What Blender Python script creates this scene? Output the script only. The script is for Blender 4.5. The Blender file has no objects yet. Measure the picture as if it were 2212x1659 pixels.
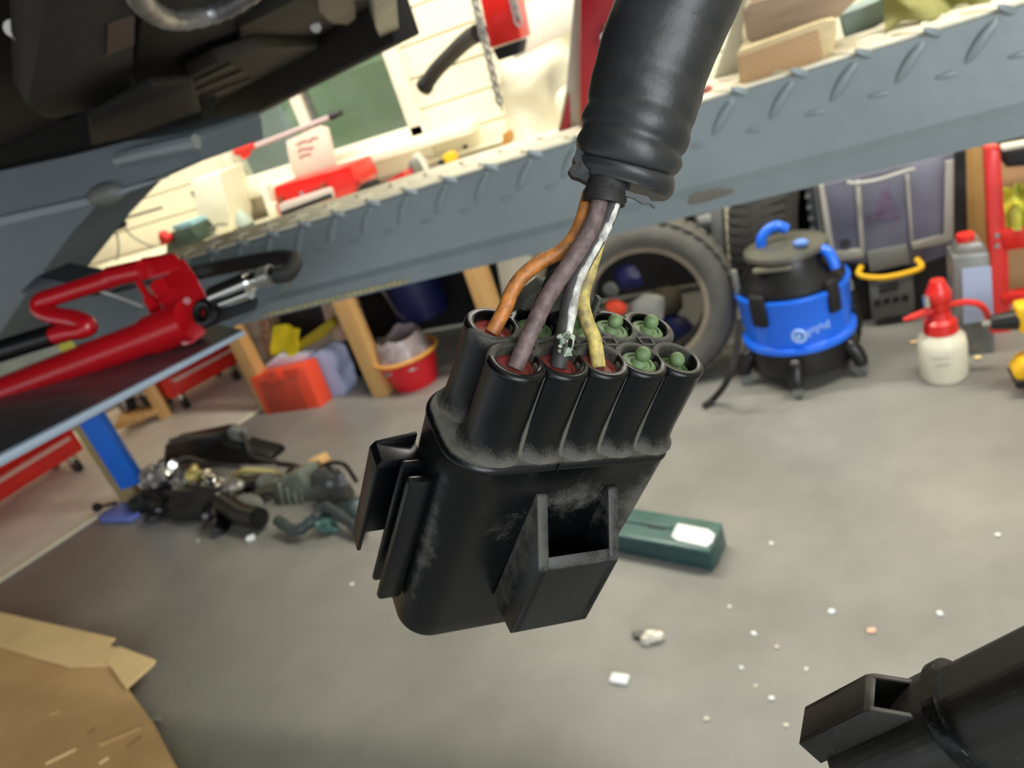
import bpy, bmesh, math, random
from mathutils import Vector as V, Matrix as M4, Euler, noise
PI = math.pi
# ------------------------------------------------------------------ camera
RX = ((0.8989333, 0.1162115, 0.4223906), (0.3178520, 0.4905022, -0.8114048), (-0.3014781, 0.8636564, 0.4039907))
CAM = V((0, 0, 1.4)); FP = 1600.0
R3 = M4(RX)
sc = bpy.context.scene
cd = bpy.data.cameras.new('camera'); cam = bpy.data.objects.new('camera', cd); sc.collection.objects.link(cam)
cam.matrix_world = M4.Translation(CAM) @ R3.to_4x4()
cd.sensor_width = 36; cd.lens = FP / 2212 * 36; cd.clip_start = 0.01; cd.clip_end = 100
cd.dof.use_dof = True; cd.dof.focus_distance = 0.113; cd.dof.aperture_fstop = 34
sc.camera = cam
# ------------------------------------------------------------------ light and exposure
sc.view_settings.view_transform = 'Standard'; sc.view_settings.look = 'None'
sc.view_settings.gamma = 1; sc.view_settings.use_curve_mapping = False
sc.view_settings.exposure = 0.46
w = bpy.data.worlds.new('world'); sc.world = w; w.use_nodes = True
bg = w.node_tree.nodes['Background']; bg.inputs[0].default_value = (0.92, 0.955, 1.0, 1); bg.inputs[1].default_value = 0.72
def area(name, loc, size, sy, power, col, target=None):
    l = bpy.data.lights.new(name, 'AREA'); l.shape = 'RECTANGLE'; l.size = size; l.size_y = sy; l.energy = power; l.color = col
    o = bpy.data.objects.new(name, l); sc.collection.objects.link(o); o.location = loc
    if target: o.rotation_euler = (V(target) - V(loc)).to_track_quat('-Z', 'Y').to_euler()
    return o
for i, (x, y, p) in enumerate(((-3.2, 2.7, 40), (-1.2, 2.5, 38), (0.9, 2.2, 44))):
    area('tube_light_glow', (x, y, 2.80), 1.5, 0.12, p, (1.0, 0.95, 0.86))
area('doorway_daylight', (2.3, -2.2, 1.9), 2.4, 2.0, 85, (0.90, 0.95, 1.0), (0.1, 1.0, 1.1))

# ------------------------------------------------------------------ helpers
def ray(px, py): return (R3 @ V((px - 1106, 829.5 - py, -FP)))
def P(px, py, x=None, y=None, z=None, d=None):
    r = ray(px, py)
    if x is not None: k = (x - CAM.x) / r.x
    elif y is not None: k = (y - CAM.y) / r.y
    elif z is not None: k = (z - CAM.z) / r.z
    else: k = d / FP
    return CAM + r * k
def mat(name, col, rough=0.5, metal=0.0, var=0.0, scale=8.0, bump=0.0, bscale=60.0, col2=None, spec=None, coat=0.0, emit=None, trans=0.0, dust=None, stretch=None):
    m = bpy.data.materials.new(name); m.use_nodes = True; nt = m.node_tree; N = nt.nodes; L = nt.links
    b = N['Principled BSDF']; c = tuple(((v / 12.92) if v <= .04045 else ((v + .055) / 1.055) ** 2.4) for v in col)
    b.inputs['Base Color'].default_value = (*c, 1); b.inputs['Roughness'].default_value = rough; b.inputs['Metallic'].default_value = metal
    if spec is not None: b.inputs['Specular IOR Level'].default_value = spec
    if coat: b.inputs['Coat Weight'].default_value = coat; b.inputs['Coat Roughness'].default_value = 0.12
    if trans: b.inputs['Transmission Weight'].default_value = trans
    if emit: b.inputs['Emission Color'].default_value = (*emit[:3], 1); b.inputs['Emission Strength'].default_value = emit[3]
    tc = N.new('ShaderNodeTexCoord'); src = tc.outputs['Object']
    if stretch:
        mp = N.new('ShaderNodeMapping'); mp.inputs['Scale'].default_value = stretch; L.new(src, mp.inputs[0]); src = mp.outputs[0]
    out = None
    if var or col2:
        n = N.new('ShaderNodeTexNoise'); n.inputs['Scale'].default_value = scale; n.inputs['Detail'].default_value = 5; n.inputs['Roughness'].default_value = .6
        L.new(src, n.inputs['Vector'])
        r = N.new('ShaderNodeValToRGB'); r.color_ramp.elements[0].position = .34; r.color_ramp.elements[1].position = .68
        if col2: c2 = tuple(((v / 12.92) if v <= .04045 else ((v + .055) / 1.055) ** 2.4) for v in col2)
        else: c2 = tuple(min(1, v * (1 + var)) for v in c)
        c1 = c if col2 else tuple(v * (1 - var) for v in c)
        r.color_ramp.elements[0].color = (*c1, 1); r.color_ramp.elements[1].color = (*c2, 1)
        L.new(n.outputs['Fac'], r.inputs[0]); out = r.outputs[0]; L.new(out, b.inputs['Base Color'])
    if dust:   # settled dust: vertex attribute times fine noise
        at = N.new('ShaderNodeAttribute'); at.attribute_name = 'dust'
        n = N.new('ShaderNodeTexNoise'); n.inputs['Scale'].default_value = 4200; n.inputs['Detail'].default_value = 3; L.new(tc.outputs['Object'], n.inputs['Vector'])
        n2 = N.new('ShaderNodeTexNoise'); n2.inputs['Scale'].default_value = 420; n2.inputs['Detail'].default_value = 3; L.new(tc.outputs['Object'], n2.inputs['Vector'])
        a = N.new('ShaderNodeMath'); a.operation = 'MULTIPLY_ADD'; L.new(n2.outputs['Fac'], a.inputs[0]); a.inputs[1].default_value = .9; L.new(n.outputs['Fac'], a.inputs[2])
        s = N.new('ShaderNodeMath'); s.operation = 'MULTIPLY_ADD'; L.new(at.outputs['Fac'], s.inputs[0]); s.inputs[1].default_value = 1.1; L.new(a.outputs[0], s.inputs[2])
        mr = N.new('ShaderNodeMapRange'); mr.inputs[1].default_value = 1.18; mr.inputs[2].default_value = 2.0; L.new(s.outputs[0], mr.inputs[0])
        mx = N.new('ShaderNodeMixRGB'); L.new(mr.outputs[0], mx.inputs[0])
        if out: L.new(out, mx.inputs[1])
        else: mx.inputs[1].default_value = (*c, 1)
        mx.inputs[2].default_value = (*dust, 1); L.new(mx.outputs[0], b.inputs['Base Color'])
        mr2 = N.new('ShaderNodeMapRange'); mr2.inputs[3].default_value = rough; mr2.inputs[4].default_value = .95; L.new(mr.outputs[0], mr2.inputs[0]); L.new(mr2.outputs[0], b.inputs['Roughness'])
    if bump:
        n = N.new('ShaderNodeTexNoise'); n.inputs['Scale'].default_value = bscale; n.inputs['Detail'].default_value = 4; L.new(src, n.inputs['Vector'])
        bp = N.new('ShaderNodeBump'); bp.inputs['Strength'].default_value = bump; bp.inputs['Distance'].default_value = 0.3 / bscale
        L.new(n.outputs['Fac'], bp.inputs['Height']); L.new(bp.outputs[0], b.inputs['Normal'])
    return m
I4 = M4.Identity(4)
class B:
    def __init__(s): s.b = bmesh.new()
    def _x(s, vs, m):
        bmesh.ops.transform(s.b, matrix=m, verts=vs); return s
    def box(s, c, size, rot=(0, 0, 0), bev=0.0, seg=2, M=None):
        g = bmesh.ops.create_cube(s.b, size=1.0)['verts']
        m = M4.Translation(V(c)) @ (M if M is not None else Euler(rot).to_matrix().to_4x4()) @ M4.Diagonal((*size, 1))
        bmesh.ops.transform(s.b, matrix=m, verts=g)
        if bev > 0:
            es = list({e for v in g for e in v.link_edges})
            bmesh.ops.bevel(s.b, geom=es, offset=bev, segments=seg, affect='EDGES', profile=.5)
        return s
    def cyl(s, p0, p1, r0, r1=None, n=16, caps=True):
        p0 = V(p0); p1 = V(p1); r1 = r0 if r1 is None else r1; d = p1 - p0
        g = bmesh.ops.create_cone(s.b, cap_ends=caps, segments=n, radius1=r0, radius2=r1, depth=d.length)['verts']
        return s._x(g, M4.Translation((p0 + p1) / 2) @ d.to_track_quat('Z', 'Y').to_matrix().to_4x4())
    def sph(s, c, r, sc_=(1, 1, 1), sub=2):
        g = bmesh.ops.create_icosphere(s.b, subdivisions=sub, radius=r)['verts']
        return s._x(g, M4.Translation(V(c)) @ M4.Diagonal((*sc_, 1)))
    def tube(s, pts, r, n=10, smooth=True, rf=None, closed=False, caps=True):
        pts = [V(p) for p in pts]
        if smooth: pts = spline(pts, closed=closed)
        rings = []; up = V((0.13, 0.21, 1)).normalized(); k = len(pts)
        for i, p in enumerate(pts):
            if closed: t = pts[(i + 1) % k] - pts[i - 1]
            else: t = pts[min(i + 1, k - 1)] - pts[max(i - 1, 0)]
            t.normalize(); a = (up - t * up.dot(t))
            if a.length < .05: a = V((1, 0, 0)) - t * t.x
            a.normalize(); up = a.copy(); b_ = t.cross(a)
            f = i / max(1, k - 1); ring = []
            for j in range(n):
                th = 2 * PI * j / n; rr = rf(f, th) if rf else (r[0] + (r[1] - r[0]) * f if isinstance(r, tuple) else r)
                ring.append(s.b.verts.new(p + a * math.cos(th) * rr + b_ * math.sin(th) * rr))
            rings.append(ring)
        for i in range(k if closed else k - 1):
            A = rings[i]; C = rings[(i + 1) % k]
            for j in range(n): s.b.faces.new((A[j], A[(j + 1) % n], C[(j + 1) % n], C[j]))
        if not closed and caps: s.b.faces.new(rings[0][::-1]); s.b.faces.new(rings[-1])
        return s
    def lathe(s, prof, o=(0, 0, 0), n=32, M=None, arc=None):
        o = V(o); rows = []; M = M or I4
        for r, z in prof:
            rows.append([s.b.verts.new(o + (M @ V((r * math.cos(2 * PI * j / n), r * math.sin(2 * PI * j / n), z)))) for j in range(n)] if r > 1e-7 else [s.b.verts.new(o + (M @ V((0, 0, z))))])
        for a, c in zip(rows, rows[1:]):
            for j in range(n):
                q = [a[j % len(a)], a[(j + 1) % len(a)], c[(j + 1) % len(c)], c[j % len(c)]]
                u = []; [u.append(v) for v in q if v not in u]
                if len(u) > 2: s.b.faces.new(u)
        return s
    def prism(s, pts, ext, bev=0.0):
        ext = V(ext); a = [s.b.verts.new(V(p)) for p in pts]; c = [s.b.verts.new(V(p) + ext) for p in pts]; n = len(a)
        fs = [s.b.faces.new(a), s.b.faces.new(c[::-1])] + [s.b.faces.new((a[i], c[i], c[(i + 1) % n], a[(i + 1) % n])) for i in range(n)]
        if bev: bmesh.ops.bevel(s.b, geom=list({e for f in fs for e in f.edges}), offset=bev, segments=2, affect='EDGES', profile=.5)
        return s
    def grid(s, fn, nu, nv, thick=None):
        g = [[s.b.verts.new(V(fn(i / nu, j / nv))) for j in range(nv + 1)] for i in range(nu + 1)]
        for i in range(nu):
            for j in range(nv): s.b.faces.new((g[i][j], g[i + 1][j], g[i + 1][j + 1], g[i][j + 1]))
        if thick:
            bmesh.ops.recalc_face_normals(s.b, faces=s.b.faces)
            bmesh.ops.solidify(s.b, geom=list(s.b.faces), thickness=thick)
        return s
    def lump(s, c, size, seed, amp=.25, sub=2, rot=(0, 0, 0), fr=2.2):
        g = bmesh.ops.create_icosphere(s.b, subdivisions=sub, radius=.5)['verts']
        for v in g:
            n_ = noise.noise(v.co * fr + V((seed * 3.1, seed * 1.7, seed))); v.co *= 1 + amp * n_ * 2
            v.co = V([math.copysign(abs(q * 2) ** .75 / 2, q) for q in v.co])
        return s._x(g, M4.Translation(V(c)) @ Euler(rot).to_matrix().to_4x4() @ M4.Diagonal((*size, 1)))
def spline(p, closed=False, sub=7):
    out = []; n = len(p)
    if n < 3: return [p[0].lerp(p[-1], i / 6) for i in range(7)]
    for i in range(n if closed else n - 1):
        if closed: a, b, c, d = p[i - 1], p[i], p[(i + 1) % n], p[(i + 2) % n]
        else: a, b, c, d = p[max(i - 1, 0)], p[i], p[i + 1], p[min(i + 2, n - 1)]
        for k in range(sub):
            t = k / sub
            out.append(.5 * ((2 * b) + (c - a) * t + (2 * a - 5 * b + 4 * c - d) * t * t + (3 * b - a - 3 * c + d) * t ** 3))
    if not closed: out.append(p[-1].copy())
    return out
WM = {}
def obj(name, b, m, parent=None, world=False, ang=35, label=None, local=None):
    """link a B as one mesh object; world=True: verts are in world space"""
    bm = b.b; bmesh.ops.recalc_face_normals(bm, faces=bm.faces)
    pm = WM.get(parent.name, I4) if parent else I4
    if world and parent: bmesh.ops.transform(bm, matrix=pm.inverted(), verts=bm.verts)
    me = bpy.data.meshes.new(name); bm.to_mesh(me); bm.free()
    if ang is not None:
        me.polygons.foreach_set('use_smooth', [True] * len(me.polygons)); me.set_sharp_from_angle(angle=math.radians(ang))
    me.materials.append(m)
    o = bpy.data.objects.new(name, me); sc.collection.objects.link(o)
    if parent: o.parent = parent
    if local is not None: o.matrix_local = local
    WM[o.name] = pm @ (local if local is not None else I4)
    if label: o['label'] = label
    return o
def tag(o, label, cat, group=None, kind=None):
    o['label'] = label; o['category'] = cat
    if group: o['group'] = group
    if kind: o['kind'] = kind
    return o
def thing(name, label, cat, loc=(0, 0, 0), yaw=0, group=None, M=None):
    o = bpy.data.objects.new(name, None); sc.collection.objects.link(o); o.empty_display_size = .05
    m = M if M is not None else M4.Translation(V(loc)) @ M4.Rotation(yaw, 4, 'Z'); o.matrix_world = m; WM[o.name] = m
    return tag(o, label, cat, group)
def struct(o): o['kind'] = 'structure'; return o
def sthing(name, loc=(0, 0, 0)):
    o = bpy.data.objects.new(name, None); sc.collection.objects.link(o); o.location = loc; WM[o.name] = M4.Translation(V(loc)); o['kind'] = 'structure'; return o
def dup(o, name_parent=None, M=None, parent=None):
    c = o.copy(); sc.collection.objects.link(c)
    if parent is not None: c.parent = parent
    if M is not None: c.matrix_world = M; WM[c.name] = M
    for ch in [q for q in bpy.data.objects if q.parent == o and q is not c]: dup(ch, parent=c)
    return c
def piece(src, local, parent):
    c = src.copy(); sc.collection.objects.link(c); c.parent = parent; c.matrix_local = local; return c
rnd = random.Random(7)
def PY(l, y): return [P(a, b, y=y) for a, b in l]
def PZ(l, z): return [P(a, b, z=z) for a, b in l]

# ------------------------------------------------------------------ materials
m_floor = mat('floor_paint', (.53, .525, .50), .40, var=.22, scale=1.6, bump=.12, bscale=90)
m_strip = mat('pale_concrete', (.93, .91, .86), .5, var=.10, scale=2.5, bump=.1, bscale=60)
m_white = mat('white_paint', (.93, .905, .82), .55, var=.04)
m_board = mat('cream_board', (.95, .92, .80), .6, var=.06, scale=3, bump=.15, bscale=20, stretch=(.3, 1, 4))
m_ceil = mat('ceiling_white', (.86, .86, .83), .8, var=.03)
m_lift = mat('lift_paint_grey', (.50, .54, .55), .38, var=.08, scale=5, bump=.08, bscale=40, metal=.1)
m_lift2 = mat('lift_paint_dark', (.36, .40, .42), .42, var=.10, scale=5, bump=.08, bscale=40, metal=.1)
m_worn = mat('worn_tread_metal', (.93, .90, .80), .5, metal=.0, var=.12, scale=25, bump=.2, bscale=120)
m_red = mat('red_enamel', (.70, .06, .10), .30, var=.08, scale=6, coat=.4)
m_red2 = mat('red_tool_paint', (.84, .12, .09), .35, var=.06, coat=.3)
m_dred = mat('dark_red_paint', (.58, .08, .11), .4, var=.12, scale=9)
m_black = mat('black_plastic', (.05, .052, .055), .35, var=.2)
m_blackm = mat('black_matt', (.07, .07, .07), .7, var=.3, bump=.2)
m_dark = mat('dark_underseal', (.075, .068, .06), .85, var=.35, scale=18, bump=.4, bscale=60)
m_dark2 = mat('grimy_steel', (.23, .215, .185), .7, metal=.2, var=.3, scale=14, bump=.3)
m_exh = mat('exhaust_steel', (.55, .55, .56), .38, metal=.75, var=.35, scale=30, bump=.5, bscale=90)
m_chrome = mat('chrome', (.82, .82, .80), .18, metal=1)
m_steel = mat('dull_steel', (.58, .57, .55), .4, metal=.7, var=.2, scale=30)
m_rub = mat('tyre_rubber', (.35, .34, .32), .72, var=.18, scale=10, bump=.3, bscale=50)
m_rubd = mat('tyre_rubber_dark', (.15, .145, .135), .8, var=.2, scale=10, bump=.3, bscale=50)
m_rim = mat('tyre_bead_dusty', (.50, .46, .39), .7, var=.2, scale=20)
m_wood = mat('pine_timber', (.86, .69, .44), .6, col2=(.76, .58, .35), scale=3, stretch=(9, 9, .8), bump=.15, bscale=30)
m_wood2 = mat('grey_brown_timber', (.64, .55, .45), .7, col2=(.53, .44, .35), scale=4, stretch=(1, 9, 9), bump=.2)
m_ring = bpy.data.materials.new('timber_end_grain'); m_ring.use_nodes = True
_n = m_ring.node_tree; _b = _n.nodes['Principled BSDF']; _b.inputs['Roughness'].default_value = .7
_t = _n.nodes.new('ShaderNodeTexCoord'); _w = _n.nodes.new('ShaderNodeTexWave'); _w.wave_type = 'RINGS'; _w.rings_direction = 'Y'; _w.inputs['Scale'].default_value = 55; _w.inputs['Distortion'].default_value = 2.5; _w.inputs['Detail'].default_value = 2
_n.links.new(_t.outputs['Object'], _w.inputs[0]); _r = _n.nodes.new('ShaderNodeValToRGB'); _r.color_ramp.elements[0].color = (.42, .24, .11, 1); _r.color_ramp.elements[1].color = (.50, .33, .17, 1)
_n.links.new(_w.outputs[0], _r.inputs[0]); _n.links.new(_r.outputs[0], _b.inputs[0])
m_blue = mat('vacuum_blue', (.07, .42, .93), .32, var=.04, coat=.3)
m_blue2 = mat('blue_enamel', (.12, .42, .85), .4, var=.08)
m_navy = mat('navy_plastic', (.06, .09, .30), .5, var=.2)
m_pblue = mat('pale_blue_plastic', (.72, .76, .90), .4, var=.1)
m_yel = mat('yellow_plastic', (.93, .72, .10), .45, var=.05)
m_yelbag = mat('yellow_cloth', (.90, .84, .08), .7, var=.15)
m_orange = mat('orange_plastic', (.94, .32, .20), .45, var=.06)
m_green = mat('khaki_cloth', (.56, .55, .30), .85, var=.2, scale=8, bump=.4, bscale=40)
m_cream = mat('cream_sheet', (.90, .88, .78), .75, var=.06, scale=5, bump=.3, bscale=18)
m_card = mat('cardboard', (.86, .72, .50), .8, col2=(.78, .63, .42), scale=3.2, bump=.15, bscale=30)
m_cardl = mat('cardboard_light', (.96, .84, .61), .8, var=.08, scale=4)
m_tint = mat('dusty_window_box', (.40, .40, .46), .25, var=.15, scale=3)
m_tintf = mat('clear_box_rim', (.64, .63, .59), .4, var=.1)
m_grey = mat('grey_plastic', (.42, .43, .41), .5, var=.12)
m_lgrey = mat('light_grey_plastic', (.66, .66, .64), .5, var=.1)
m_label = mat('white_label', (.95, .96, .95), .5, var=.02)
m_lblue = mat('pale_blue_label', (.68, .74, .86), .5, var=.04)
m_bottle = mat('milky_bottle', (.88, .86, .77), .4, var=.06)
m_teal = mat('teal_tray', (.13, .25, .25), .28, var=.25, scale=12)
m_teal2 = mat('teal_tray_light', (.27, .40, .38), .3, var=.15, scale=12)
m_ink = mat('pink_ink', (.72, .50, .44), .7)
m_amber = mat('amber_tin', (.72, .48, .10), .3, var=.3, metal=.3)
m_seal_r = mat('red_silicone_seal', (.56, .20, .17), .6, col2=(.40, .22, .19), scale=420, bump=.3, bscale=900)
m_seal_g = mat('green_silicone_seal', (.44, .55, .35), .55, col2=(.35, .43, .29), scale=380, bump=.3, bscale=900)
DU = (.10, .096, .08)
m_conn = mat('connector_black', (.028, .032, .040), .30, dust=DU, bump=.03, bscale=700, spec=.34)
m_conn2 = mat('connector_black_satin', (.10, .098, .085), .45, dust=DU, bump=.08, bscale=500)
m_hose = mat('tape_wrap_black', (.155, .16, .165), .40, var=.12, scale=60, bump=.15, bscale=350)
m_hosed = mat('tape_wrap_torn', (.11, .11, .105), .6, var=.2, scale=200, bump=.5, bscale=500)
m_w_or = mat('orange_insulation', (.80, .50, .22), .5, col2=(.46, .31, .19), scale=520, bump=.2, bscale=800)
m_w_pu = mat('brown_violet_insulation', (.47, .39, .385), .55, col2=(.30, .25, .24), scale=600, bump=.2, bscale=800)
m_w_bk = mat('grey_black_insulation', (.26, .25, .24), .6, col2=(.16, .15, .145), scale=260, bump=.3, bscale=900)
m_w_wh = mat('white_stripe_worn', (.88, .88, .84), .7, col2=(.50, .50, .47), scale=520, bump=.5, bscale=900)
m_w_ye = mat('yellow_insulation', (.86, .77, .42), .55, col2=(.50, .45, .32), scale=500, bump=.2, bscale=800)
m_verd = mat('copper_corrosion', (.76, .77, .68), .8, col2=(.30, .48, .41), scale=900, bump=.9, bscale=1400)
m_leaf = mat('hedge_green', (.80, .90, .70), .8, col2=(.90, .95, .82), scale=3, bump=.4, bscale=10)
m_path = mat('outdoor_paving', (.78, .80, .83), .7, var=.05)
m_tube = mat('lamp_tube', (1, 1, 1), .4, emit=(1, .95, .86, 5))
m_glass = bpy.data.materials.new('window_glass'); m_glass.use_nodes = True
_n = m_glass.node_tree; _n.nodes.clear(); _o = _n.nodes.new('ShaderNodeOutputMaterial'); _x = _n.nodes.new('ShaderNodeMixShader'); _x.inputs[0].default_value = .05
_a = _n.nodes.new('ShaderNodeBsdfTransparent'); _a.inputs[0].default_value = (.93, .96, .93, 1); _g = _n.nodes.new('ShaderNodeBsdfGlossy'); _g.inputs['Roughness'].default_value = .35
_n.links.new(_a.outputs[0], _x.inputs[1]); _n.links.new(_g.outputs[0], _x.inputs[2]); _n.links.new(_x.outputs[0], _o.inputs[0])

# ================================================================== SETTING
FWY = 3.6; CEIL = 2.9
LW0 = V((-6.2, -.8, 0)); LW1 = V((-4.75, FWY, 0)); LD = (LW1 - LW0).normalized(); LN = V((LD.y, -LD.x, 0))
o = struct(obj('floor', B().box((-1, .3, -.05), (11, 8.4, .1)), m_floor))
# pale slab along the left wall and the white line on its edge
a = P(0, 1250, z=0); b_ = P(560, 882, z=0); dl = (b_ - a).normalized(); a0 = a - dl * 2.4; b0 = b_ + dl * .55; nl = V((-dl.y, dl.x, 0))
struct(obj('trim_1', B().prism([V((p.x, p.y, .001)) for p in (a0, b0, b0 + nl * 1.5, a0 + nl * 1.9)], (0, 0, .004)), m_strip))
struct(obj('trim_2', B().prism([V((p.x, p.y, .001)) for p in (a0 - nl * .045, b0 - nl * .045, b0 + nl * .03, a0 + nl * .03)], (0, 0, .008), bev=.001), m_white))
struct(obj('ceiling', B().box((-1, .3, CEIL + .05), (11, 8.4, .1)), m_ceil))
# window opening on the far wall
W0 = P(470, 303, y=FWY).x; W1 = P(890, 277, y=FWY).x; WZ0 = P(700, 345, y=FWY).z - .0; WZ1 = 2.2
WZ0 = P(890, 280, y=FWY).z
wf = sthing('wall_far', (0, FWY, 0))
obj('backing', B().box(((-5.6 + W0) / 2, FWY + .11, CEIL / 2), (W0 + 5.6, .1, CEIL)).box(((W1 + 4.5) / 2, FWY + .11, CEIL / 2), (4.5 - W1, .1, CEIL))
    .box(((W0 + W1) / 2, FWY + .11, WZ0 / 2), (W1 - W0, .1, WZ0)).box(((W0 + W1) / 2, FWY + .11, (WZ1 + CEIL) / 2), (W1 - W0, .1, CEIL - WZ1)), m_white, wf, world=True)
bh = .15; nb = 0
for k in range(int((CEIL - .02) / bh)):
    z = .02 + k * bh + bh / 2
    spans = [(-4.85, 4.4)] if (z < WZ0 - .04 or z > WZ1 + .04) else [(-4.85, W0 - .06), (W1 + .05, 4.4)]
    for x0, x1 in spans:
        obj('board', B().box(((x0 + x1) / 2, FWY + .045 + rnd.uniform(-.002, .002), z), (x1 - x0, .03, bh - .008), bev=.003, seg=1), m_board, wf, world=True, ang=None)
wl = sthing('wall_left', LW0); Rl = M4.Rotation(math.atan2(LD.y, LD.x), 4, 'Z'); LL = (LW1 - LW0).length
obj('backing', B().box(LW0 + LD * LL / 2 - LN * .11 + V((0, 0, CEIL / 2)), (LL, .1, CEIL), M=Rl), m_white, wl, world=True)
for k in range(int((CEIL - .02) / bh)):
    obj('board', B().box(LW0 + LD * LL / 2 - LN * .045 + V((0, 0, .02 + (k + .5) * bh)), (LL, .03, bh - .006), bev=.003, seg=1, M=Rl), m_board, wl, world=True, ang=None)
wr = struct(obj('wall_right', B().box((4.45, .8, CEIL / 2), (.12, 5.6, CEIL)), m_white))
# window
win = sthing('window_1', (W0, FWY, WZ0)); fr = .055; MX = P(665, 250, y=FWY).x
for x0, x1, z0, z1 in ((W0 - .05, W0 + .03, WZ0 - .04, WZ1), (W1 - .02, W1 + .06, WZ0 - .04, WZ1), (MX - .075, MX - .005, WZ0, WZ1), (W0, W1, WZ1 - .05, WZ1 + .05), (W0 - .07, W1 + .07, WZ0 - .19, WZ0 + .015)):
    obj('frame', B().box(((x0 + x1) / 2, FWY + .05, (z0 + z1) / 2), (x1 - x0, .10, z1 - z0), bev=.006), m_white, win, world=True)
obj('glazing_bar', B().box((MX + .012, FWY + .04, (WZ0 + WZ1) / 2), (.012, .05, WZ1 - WZ0), bev=.003), m_steel, win, world=True)
obj('window_sill', B().box(((W0 + W1) / 2 + .1, FWY - .02, WZ0 - .07), (W1 - W0 + .5, .16, .05), bev=.01), m_white, win, world=True)
for x0, x1 in ((W0 + .03, MX - .07), (MX + .015, W1 - .02)):
    obj('pane', B().box(((x0 + x1) / 2, FWY + .07, (WZ0 + WZ1) / 2), (x1 - x0, .006, WZ1 - WZ0 - .05)), m_glass, win, world=True)
# outside
def hedge_fn(u, v):
    p = V((-7 + u * 9, 6.2 + .2 * math.sin(u * 14), .3 + v * 3.2)); p.y += .25 * noise.noise(p * 2.3) - v * .0; return p
o = obj('hedge', B().grid(hedge_fn, 60, 26, .3), m_leaf); tag(o, 'pale green hedge outside beyond the window', 'hedge', kind='stuff')
struct(obj('trim_3', B().box((-3, 6.6, -.05), (12, 5.6, .1)), m_path))
t = obj('garden_screen', B().box((-4.35, 4.6, .79), (1.9, .05, 1.58)), mat('pale_blue_sheet', (.80, .85, .87), .7, var=.05)); tag(t, 'pale blue grey sheet standing outside behind the left window pane', 'screen')
# lamps on ceiling
for i, (x, y) in enumerate(((-3.2, 2.7), (-1.2, 2.5), (.9, 2.2))):
    t = thing('ceiling_light', ['white tube light on the ceiling nearest the left wall', 'white tube light on the ceiling in the middle of the far side', 'white tube light on the ceiling furthest right'][i], 'light', (x, y, CEIL - .06), group='tube lights on the ceiling')
    obj('housing', B().box((0, 0, .035), (1.6, .16, .05), bev=.01), m_white, t); obj('tube', B().cyl((-.75, 0, -.012), (.75, 0, -.012), .016), m_tube, t)

# ================================================================== BENCH along the far wall and its legs
BT = .93; BFY = 2.86
bench = thing('workbench', 'long pine workbench under the window with thick square legs', 'workbench', (-1.7, 3.2, 0))
obj('worktop', B().box((-2.5, 3.2, BT - .03), (3.7, .72, .05), bev=.006), m_cream, bench, world=True)
obj('front_rail', B().box((-2.5, BFY + .03, BT - .11), (3.6, .045, .10), bev=.004), m_wood, bench, world=True)
for px in (590, 832, 1118):
    c = P(px, {362: 895, 590: 880, 832: 856, 1118: 840, 2075: 815}[px], y=BFY + .03)
    obj('leg', B().box((c.x, BFY + .03, (BT - .06) / 2), (.095, .075, BT - .06), bev=.006), m_wood, bench, world=True)
sb = B().box((-1.72, 3.565, .48), (2.3, .02, .84)); o = obj('back_board', sb, m_blackm, bench, world=True)  # black sheet added to stand in for the shade under the bench

# ================================================================== RUNWAY of the lift
RY = 1.2
def zr(px, py): return P(px, py, y=RY).z
ZT = 1.234; X0 = -3.4; X1 = 2.2
zb1 = zr(2066, 168); zb2 = zr(2066, 272); zb3 = zr(2066, 331)
rw = thing('lift_runway', 'grey painted chequer plate runway of a vehicle lift crossing behind the connector', 'vehicle lift', (0, RY, 0))
prof = [(RY, ZT - .004), (RY + .005, ZT), (RY + .21, ZT), (RY + .21, ZT - .17), (RY + .20, ZT - .17), (RY + .20, ZT - .02), (RY + .05, ZT - .02), (RY + .03, zb1), (RY + .03, zb2 - .004), (RY + .03, zb3 + .003), (RY + .05, zb3), (RY - .012, zb3), (RY - .016, zb2 - .006), (RY - .006, zb2 + .006), (RY - .004, zb1)]
def ext(pr, x0, x1): return B().prism([V((x0, y, z)) for y, z in pr], (x1 - x0, 0, 0))
obj('side_plate', ext(prof, X0, X1), m_lift, rw, world=True, ang=30)
obj('top_plate', B().box(((X0 + X1) / 2, RY + .106, ZT + .002), (X1 - X0, .20, .004)), m_worn, rw, world=True, label='worn bare metal top of the runway')
tb = B(); tb.tube([V((-.008, 0, -.026)), V((-.0035, 0, -.012)), V((.002, 0, .008)), V((.010, 0, .026))], .004, n=8, rf=lambda f, th: .0068 * math.sin(PI * min(1, max(.06, f))) ** .6 + .0003)
bmesh.ops.scale(tb.b, vec=(1, .75, 1), verts=tb.b.verts)
per = .083; n = 0; src = None; zc = (ZT + zb1) / 2 + .002
ref = P(2030, 135, y=RY).x
xs = [ref + per * k for k in range(-32, 12)]
for x in xs:
    for kind in (0, 1, 2):
        if kind == 0: loc = V((x, RY - .003, zc)); E_ = Euler((0, .42, 0)); s_ = 1.08
        elif kind == 1: loc = V((x + per * .42, RY + .001, ZT - .004)); E_ = Euler((0, 1.9, .5)); s_ = .8
        else: loc = V((x + per * .5, RY - .005, zb1 + .002)); E_ = Euler((0, 1.35, 0)); s_ = .5
        m = M4.Translation(loc - V((0, RY, 0))) @ E_.to_matrix().to_4x4() @ M4.Scale(s_, 4)
        if src is None: src = obj('tread_bar', tb, m_lift, rw, local=m)
        else: piece(src, m, rw)
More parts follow.
